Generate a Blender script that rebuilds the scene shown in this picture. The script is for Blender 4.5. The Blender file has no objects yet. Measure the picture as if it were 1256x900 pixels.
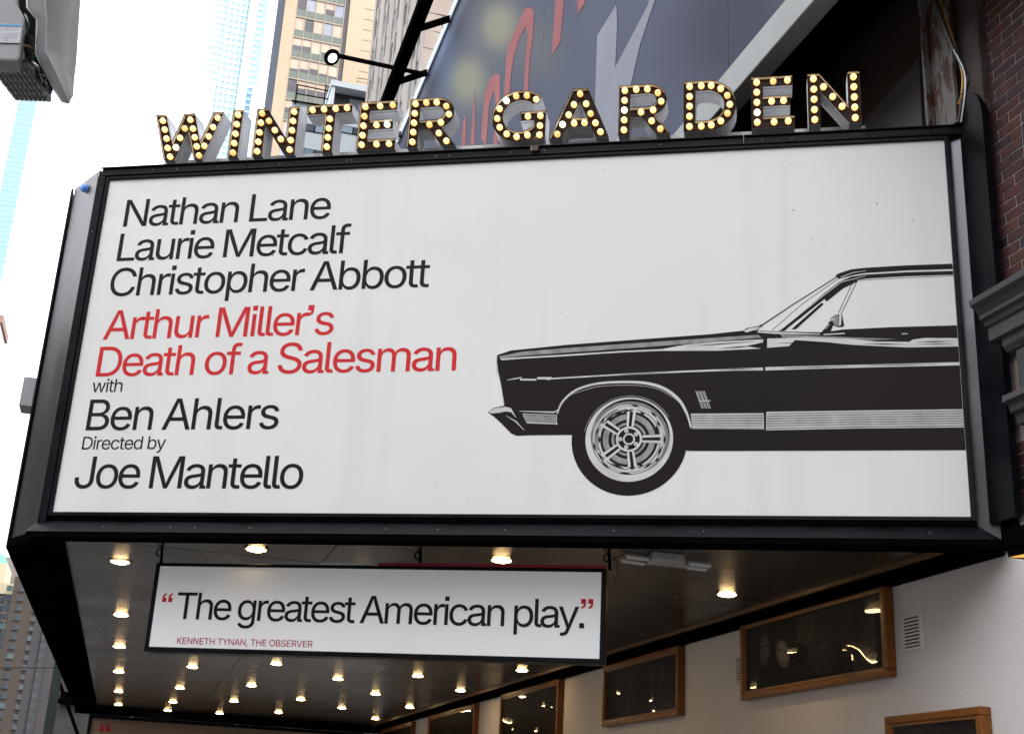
import bpy, bmesh, math, random
from mathutils import Vector, Matrix
from mathutils.geometry import tessellate_polygon
random.seed(7)
scene = bpy.context.scene
COL = scene.collection

# ------------------------------------------------------------------ camera, world, sun
S = 0.85            # metres per layout unit; layout origin is the camera, 1.6 m above the pavement
EYE = 1.6
FOC, PITCH, ROLL, YAW, SIGN = 1574.97, 0.34143, 0.05276, 0.26640, -0.47204
fw = Vector((math.sin(YAW)*math.cos(PITCH), math.cos(YAW)*math.cos(PITCH), math.sin(PITCH)))
r0 = Vector((math.cos(YAW), -math.sin(YAW), 0)); u0 = r0.cross(fw)
rt = r0*math.cos(ROLL) + u0*math.sin(ROLL); up = u0*math.cos(ROLL) - r0*math.sin(ROLL)
cam_d = bpy.data.cameras.new('camera'); cam = bpy.data.objects.new('camera', cam_d); COL.objects.link(cam)
cam_d.sensor_width = 36; cam_d.lens = FOC/1256*36; cam_d.clip_start = 0.05; cam_d.clip_end = 5000
cam.matrix_world = Matrix(((rt.x, up.x, -fw.x, 0), (rt.y, up.y, -fw.y, 0), (rt.z, up.z, -fw.z, EYE), (0, 0, 0, 1)))
scene.camera = cam
SUN_EL, SUN_AZ = math.radians(38), math.radians(118)      # azimuth clockwise from +Y: the sun stands beyond the theatre wall
w = bpy.data.worlds.new('World'); scene.world = w; w.use_nodes = True
nt = w.node_tree; bgn = nt.nodes['Background']
sky = nt.nodes.new('ShaderNodeTexSky'); sky.sky_type = 'NISHITA'; sky.sun_disc = False
sky.sun_elevation = SUN_EL; sky.sun_rotation = SUN_AZ; sky.dust_density = 4.0; sky.air_density = 1.0; sky.ozone_density = 1.0
tc = nt.nodes.new('ShaderNodeTexCoord')
cl = nt.nodes.new('ShaderNodeTexNoise'); cl.inputs['Scale'].default_value = 2.2; cl.inputs['Detail'].default_value = 5
cr = nt.nodes.new('ShaderNodeValToRGB'); cr.color_ramp.elements[0].position = 0.25; cr.color_ramp.elements[0].color = (.80, .80, .80, 1)
cr.color_ramp.elements[1].position = 0.6; cr.color_ramp.elements[1].color = (1, 1, 1, 1)
mx = nt.nodes.new('ShaderNodeMix'); mx.data_type = 'RGBA'
mx.inputs['B'].default_value = (13.0, 13.2, 13.5, 1)                # thin bright cloud veil over the blue
nt.links.new(tc.outputs['Generated'], cl.inputs['Vector']); nt.links.new(cl.outputs['Fac'], cr.inputs['Fac'])
nt.links.new(cr.outputs['Color'], mx.inputs['Factor']); nt.links.new(sky.outputs['Color'], mx.inputs['A'])
nt.links.new(mx.outputs['Result'], bgn.inputs['Color']); bgn.inputs['Strength'].default_value = 0.10
sd = bpy.data.lights.new('sun', 'SUN'); sd.energy = 2.1; sd.angle = math.radians(.5); sd.color = (1, .90, .76)
sun = bpy.data.objects.new('sun', sd); COL.objects.link(sun)
sv = Vector((math.sin(SUN_AZ)*math.cos(SUN_EL), math.cos(SUN_AZ)*math.cos(SUN_EL), math.sin(SUN_EL)))
sun.rotation_euler = sv.to_track_quat('Z', 'Y').to_euler()
scene.view_settings.view_transform = 'Standard'; scene.view_settings.look = 'None'
scene.view_settings.gamma = 1; scene.view_settings.use_curve_mapping = False
scene.view_settings.exposure = 1.13
scene.render.engine = 'CYCLES'; scene.cycles.max_bounces = 6; scene.cycles.use_denoising = True

# ------------------------------------------------------------------ layout helpers (all in layout units)
def ray(x, y): return fw*FOC + rt*(x-628) - up*(y-450)
def on_x(x, y, X): d = ray(x, y); return d*(X/d.x)
def on_y(x, y, Y): d = ray(x, y); return d*(Y/d.y)
def on_z(x, y, Z): d = ray(x, y); return d*(Z/d.z)
U = Vector((math.cos(SIGN), math.sin(SIGN), 0)); N = Vector((math.sin(SIGN), -math.cos(SIGN), 0)); ZZ = Vector((0, 0, 1))
P0 = Vector((-0.7573, 10.0, 0))
def SP(u, v, off=0.0): return P0 + U*u + ZZ*v + N*off               # point of the marquee's front: along, height, towards the street
def sg(x, y, off=0.0):                                              # where a line of sight meets that front
    d = ray(x, y); P = P0 + N*off; t = d*((P.dot(N))/d.dot(N)); return ((t-P).dot(U), t.z)
def Wd(p): return Vector((p[0]*S, p[1]*S, p[2]*S+EYE))

def setp(o, label=None, cat=None, group=None, kind=None):
    if label: o['label'] = label
    if cat: o['category'] = cat
    if group: o['group'] = group
    if kind: o['kind'] = kind
    return o
def thing(name, label, cat, loc=(0, 0, 0), group=None):
    o = bpy.data.objects.new(name, None); COL.objects.link(o); o.location = Wd(loc); o.empty_display_size = .2
    return setp(o, label, cat, group)
def wloc(o):
    p = Vector((0, 0, 0))
    while o is not None: p = p + o.location; o = o.parent
    return p
class MB:
    def __init__(s): s.v = []; s.f = []; s.m = []; s.mi = 0
    def add(s, vs, fs):
        b = len(s.v); s.v += [Vector(p) for p in vs]; s.f += [tuple(b+i for i in f) for f in fs]; s.m += [s.mi]*len(fs)
    def hexa(s, a, b, c, d, e, f, g, h):        # a..d one face loop, e..h the opposite one
        s.add((a, b, c, d, e, f, g, h), [(3, 2, 1, 0), (4, 5, 6, 7), (0, 1, 5, 4), (1, 2, 6, 5), (2, 3, 7, 6), (3, 0, 4, 7)])
    def box(s, x0, x1, y0, y1, z0, z1):
        s.hexa((x0, y0, z0), (x1, y0, z0), (x1, y1, z0), (x0, y1, z0), (x0, y0, z1), (x1, y0, z1), (x1, y1, z1), (x0, y1, z1))
    def sbox(s, u0, u1, v0, v1, o0, o1):        # box in the marquee front's own axes
        s.hexa(*[SP(a, b, o0) for a, b in ((u0, v0), (u1, v0), (u1, v1), (u0, v1))], *[SP(a, b, o1) for a, b in ((u0, v0), (u1, v0), (u1, v1), (u0, v1))])
    def prism(s, loops, fn, d0, d1):            # loops: outer (+ holes) of 2D points; fn(a, b, d) places them
        flat = [p for L in loops for p in L]
        tris = tessellate_polygon([[Vector((p[0], p[1], 0)) for p in L] for L in loops])
        n = len(flat)
        s.add([fn(p[0], p[1], d1) for p in flat], [tuple(t) for t in tris])
        if d0 is None: return
        s.add([fn(p[0], p[1], d0) for p in flat], [tuple(reversed(t)) for t in tris])
        for L in loops:
            m = len(L)
            s.add([fn(p[0], p[1], d0) for p in L]+[fn(p[0], p[1], d1) for p in L], [(i, (i+1) % m, (i+1) % m+m, i+m) for i in range(m)])
    def walls(s, loops, fn, d0, d1):
        for L in loops:
            m = len(L)
            s.add([fn(p[0], p[1], d0) for p in L]+[fn(p[0], p[1], d1) for p in L], [(i, (i+1) % m, (i+1) % m+m, i+m) for i in range(m)])
    def tube(s, pts, r, n=8, r1=None):
        pts = [Vector(p) for p in pts]; rings = []; m = len(pts)
        for i, p in enumerate(pts):
            t = (pts[min(i+1, m-1)]-pts[max(i-1, 0)]).normalized()
            a = t.cross(ZZ if abs(t.z) < .9 else Vector((1, 0, 0))).normalized(); b = t.cross(a)
            rr = r if r1 is None else r+(r1-r)*i/(m-1)
            rings.append([p+(a*math.cos(2*math.pi*k/n)+b*math.sin(2*math.pi*k/n))*rr for k in range(n)])
        vs = [q for R in rings for q in R]
        fs = [(i*n+k, i*n+(k+1) % n, (i+1)*n+(k+1) % n, (i+1)*n+k) for i in range(m-1) for k in range(n)]
        fs += [tuple(range(n-1, -1, -1)), tuple((m-1)*n+k for k in range(n))]
        s.add(vs, fs)
    def lathe(s, prof, c, axis, n=16):          # prof: (radius, height) pairs
        axis = Vector(axis).normalized(); a = axis.orthogonal().normalized(); b = axis.cross(a); c = Vector(c)
        vs = [c+axis*h+(a*math.cos(2*math.pi*k/n)+b*math.sin(2*math.pi*k/n))*max(r, 1e-4) for r, h in prof for k in range(n)]
        fs = [(i*n+k, i*n+(k+1) % n, (i+1)*n+(k+1) % n, (i+1)*n+k) for i in range(len(prof)-1) for k in range(n)]
        s.add(vs, fs)
    def build(s, name, mat, parent=None, label=None, kind=None, smooth=False, bevel=0, origin=None):
        me = bpy.data.meshes.new(name)
        base = wloc(parent) if parent is not None else (Wd(origin) if origin is not None else Vector((0, 0, 0)))
        loc = Vector((0, 0, 0)) if parent is not None else base
        if parent is not None and origin is not None: loc = Wd(origin)-base; base = Wd(origin)
        me.from_pydata([Wd(p)-base for p in s.v], [], s.f)
        ms = mat if isinstance(mat, (list, tuple)) else [mat]
        for q in ms: me.materials.append(q)
        if len(ms) > 1: me.polygons.foreach_set('material_index', s.m)
        bm = bmesh.new(); bm.from_mesh(me)
        bmesh.ops.remove_doubles(bm, verts=bm.verts, dist=1e-6) if smooth else None
        bmesh.ops.recalc_face_normals(bm, faces=bm.faces); bm.to_mesh(me); bm.free()
        if smooth:
            me.polygons.foreach_set('use_smooth', [True]*len(me.polygons))
            me.set_sharp_from_angle(angle=math.radians(40))
        o = bpy.data.objects.new(name, me); COL.objects.link(o); o.parent = parent; o.location = loc
        if bevel:
            b = o.modifiers.new('bevel', 'BEVEL'); b.width = bevel; b.segments = 2; b.limit_method = 'ANGLE'
        return setp(o, label, kind=kind)
def inst(name, me, parent, p, rot=None, label=None, scale=None):
    o = bpy.data.objects.new(name, me); COL.objects.link(o); o.parent = parent
    o.location = Wd(p)-(wloc(parent) if parent is not None else Vector((0, 0, 0)))
    if rot is not None: o.rotation_euler = rot
    if scale is not None: o.scale = scale
    return setp(o, label)
def local_mesh(mb, name, mats, smooth=False):   # a mesh in layout units about its own origin, for sharing
    me = bpy.data.meshes.new(name); me.from_pydata([p*S for p in mb.v], [], mb.f)
    ms = mats if isinstance(mats, (list, tuple)) else [mats]
    for q in ms: me.materials.append(q)
    if len(ms) > 1: me.polygons.foreach_set('material_index', mb.m)
    bm = bmesh.new(); bm.from_mesh(me); bmesh.ops.remove_doubles(bm, verts=bm.verts, dist=1e-6)
    bmesh.ops.recalc_face_normals(bm, faces=bm.faces); bm.to_mesh(me); bm.free()
    if smooth: me.polygons.foreach_set('use_smooth', [True]*len(me.polygons)); me.set_sharp_from_angle(angle=math.radians(40))
    return me

# ------------------------------------------------------------------ materials
def mat(name, col, rough=.6, metal=0., spec=.5, var=.12, scale=3., bump=0., bscale=40., emit=None, estr=0., coat=0., rvar=0., dirt=None, stretch=None, dirtpos=(.5, .62)):
    m = bpy.data.materials.new(name); m.use_nodes = True; t = m.node_tree; b = t.nodes['Principled BSDF']
    L = t.links.new
    b.inputs['Roughness'].default_value = rough; b.inputs['Metallic'].default_value = metal
    b.inputs['Specular IOR Level'].default_value = spec; b.inputs['Coat Weight'].default_value = coat; b.inputs['Coat Roughness'].default_value = .08
    c = (col[0], col[1], col[2], 1)
    g = t.nodes.new('ShaderNodeNewGeometry'); mp = t.nodes.new('ShaderNodeMapping'); L(g.outputs['Position'], mp.inputs['Vector'])
    if stretch: mp.inputs['Scale'].default_value = stretch
    n = t.nodes.new('ShaderNodeTexNoise'); n.inputs['Scale'].default_value = scale; n.inputs['Detail'].default_value = 6; L(mp.outputs[0], n.inputs['Vector'])
    mr = t.nodes.new('ShaderNodeMapRange'); mr.inputs['From Min'].default_value = .3; mr.inputs['From Max'].default_value = .7
    mr.inputs['To Min'].default_value = 1-var; mr.inputs['To Max'].default_value = 1+var; L(n.outputs['Fac'], mr.inputs['Value'])
    vm = t.nodes.new('ShaderNodeVectorMath'); vm.operation = 'SCALE'; vm.inputs[0].default_value = c[:3]; L(mr.outputs[0], vm.inputs['Scale'])
    out = vm.outputs[0]
    if dirt:
        n2 = t.nodes.new('ShaderNodeTexNoise'); n2.inputs['Scale'].default_value = scale*2.3; n2.inputs['Detail'].default_value = 9; n2.inputs['Roughness'].default_value = .65; L(mp.outputs[0], n2.inputs['Vector'])
        rr = t.nodes.new('ShaderNodeValToRGB'); rr.color_ramp.elements[0].position = dirtpos[0]; rr.color_ramp.elements[1].position = dirtpos[1]; L(n2.outputs['Fac'], rr.inputs['Fac'])
        m2 = t.nodes.new('ShaderNodeMix'); m2.data_type = 'RGBA'; L(rr.outputs['Color'], m2.inputs['Factor']); L(out, m2.inputs['A']); m2.inputs['B'].default_value = (*dirt, 1); out = m2.outputs['Result']
    L(out, b.inputs['Base Color'])
    if rvar:
        r = t.nodes.new('ShaderNodeMapRange'); r.inputs['To Min'].default_value = max(0, rough-rvar); r.inputs['To Max'].default_value = min(1, rough+rvar); r.inputs['From Min'].default_value = .3; r.inputs['From Max'].default_value = .7
        L(n.outputs['Fac'], r.inputs['Value']); L(r.outputs[0], b.inputs['Roughness'])
    if bump:
        n3 = t.nodes.new('ShaderNodeTexNoise'); n3.inputs['Scale'].default_value = bscale; n3.inputs['Detail'].default_value = 4; L(mp.outputs[0], n3.inputs['Vector'])
        bp = t.nodes.new('ShaderNodeBump'); bp.inputs['Strength'].default_value = bump; bp.inputs['Distance'].default_value = .02; L(n3.outputs['Fac'], bp.inputs['Height']); L(bp.outputs[0], b.inputs['Normal'])
    if emit: b.inputs['Emission Color'].default_value = (*emit, 1); b.inputs['Emission Strength'].default_value = estr
    return m
def glass_mat(name, tint=(1, 1, 1), rough=.01):
    m = bpy.data.materials.new(name); m.use_nodes = True; t = m.node_tree; t.nodes.remove(t.nodes['Principled BSDF'])
    a = t.nodes.new('ShaderNodeBsdfTransparent'); a.inputs[0].default_value = (*tint, 1); g = t.nodes.new('ShaderNodeBsdfGlossy'); g.inputs['Roughness'].default_value = rough
    lw = t.nodes.new('ShaderNodeLayerWeight'); lw.inputs[0].default_value = .5; pw_ = t.nodes.new('ShaderNodeMath'); pw_.operation = 'POWER'; pw_.inputs[1].default_value = 5; t.links.new(lw.outputs['Facing'], pw_.inputs[0]); f = t.nodes.new('ShaderNodeMath'); f.operation = 'MULTIPLY_ADD'; f.inputs[1].default_value = .6; f.inputs[2].default_value = .035; t.links.new(pw_.outputs[0], f.inputs[0]); x = t.nodes.new('ShaderNodeMixShader')
    t.links.new(f.outputs[0], x.inputs[0]); t.links.new(a.outputs[0], x.inputs[1]); t.links.new(g.outputs[0], x.inputs[2]); t.links.new(x.outputs[0], t.nodes['Material Output'].inputs[0])
    return m

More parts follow.
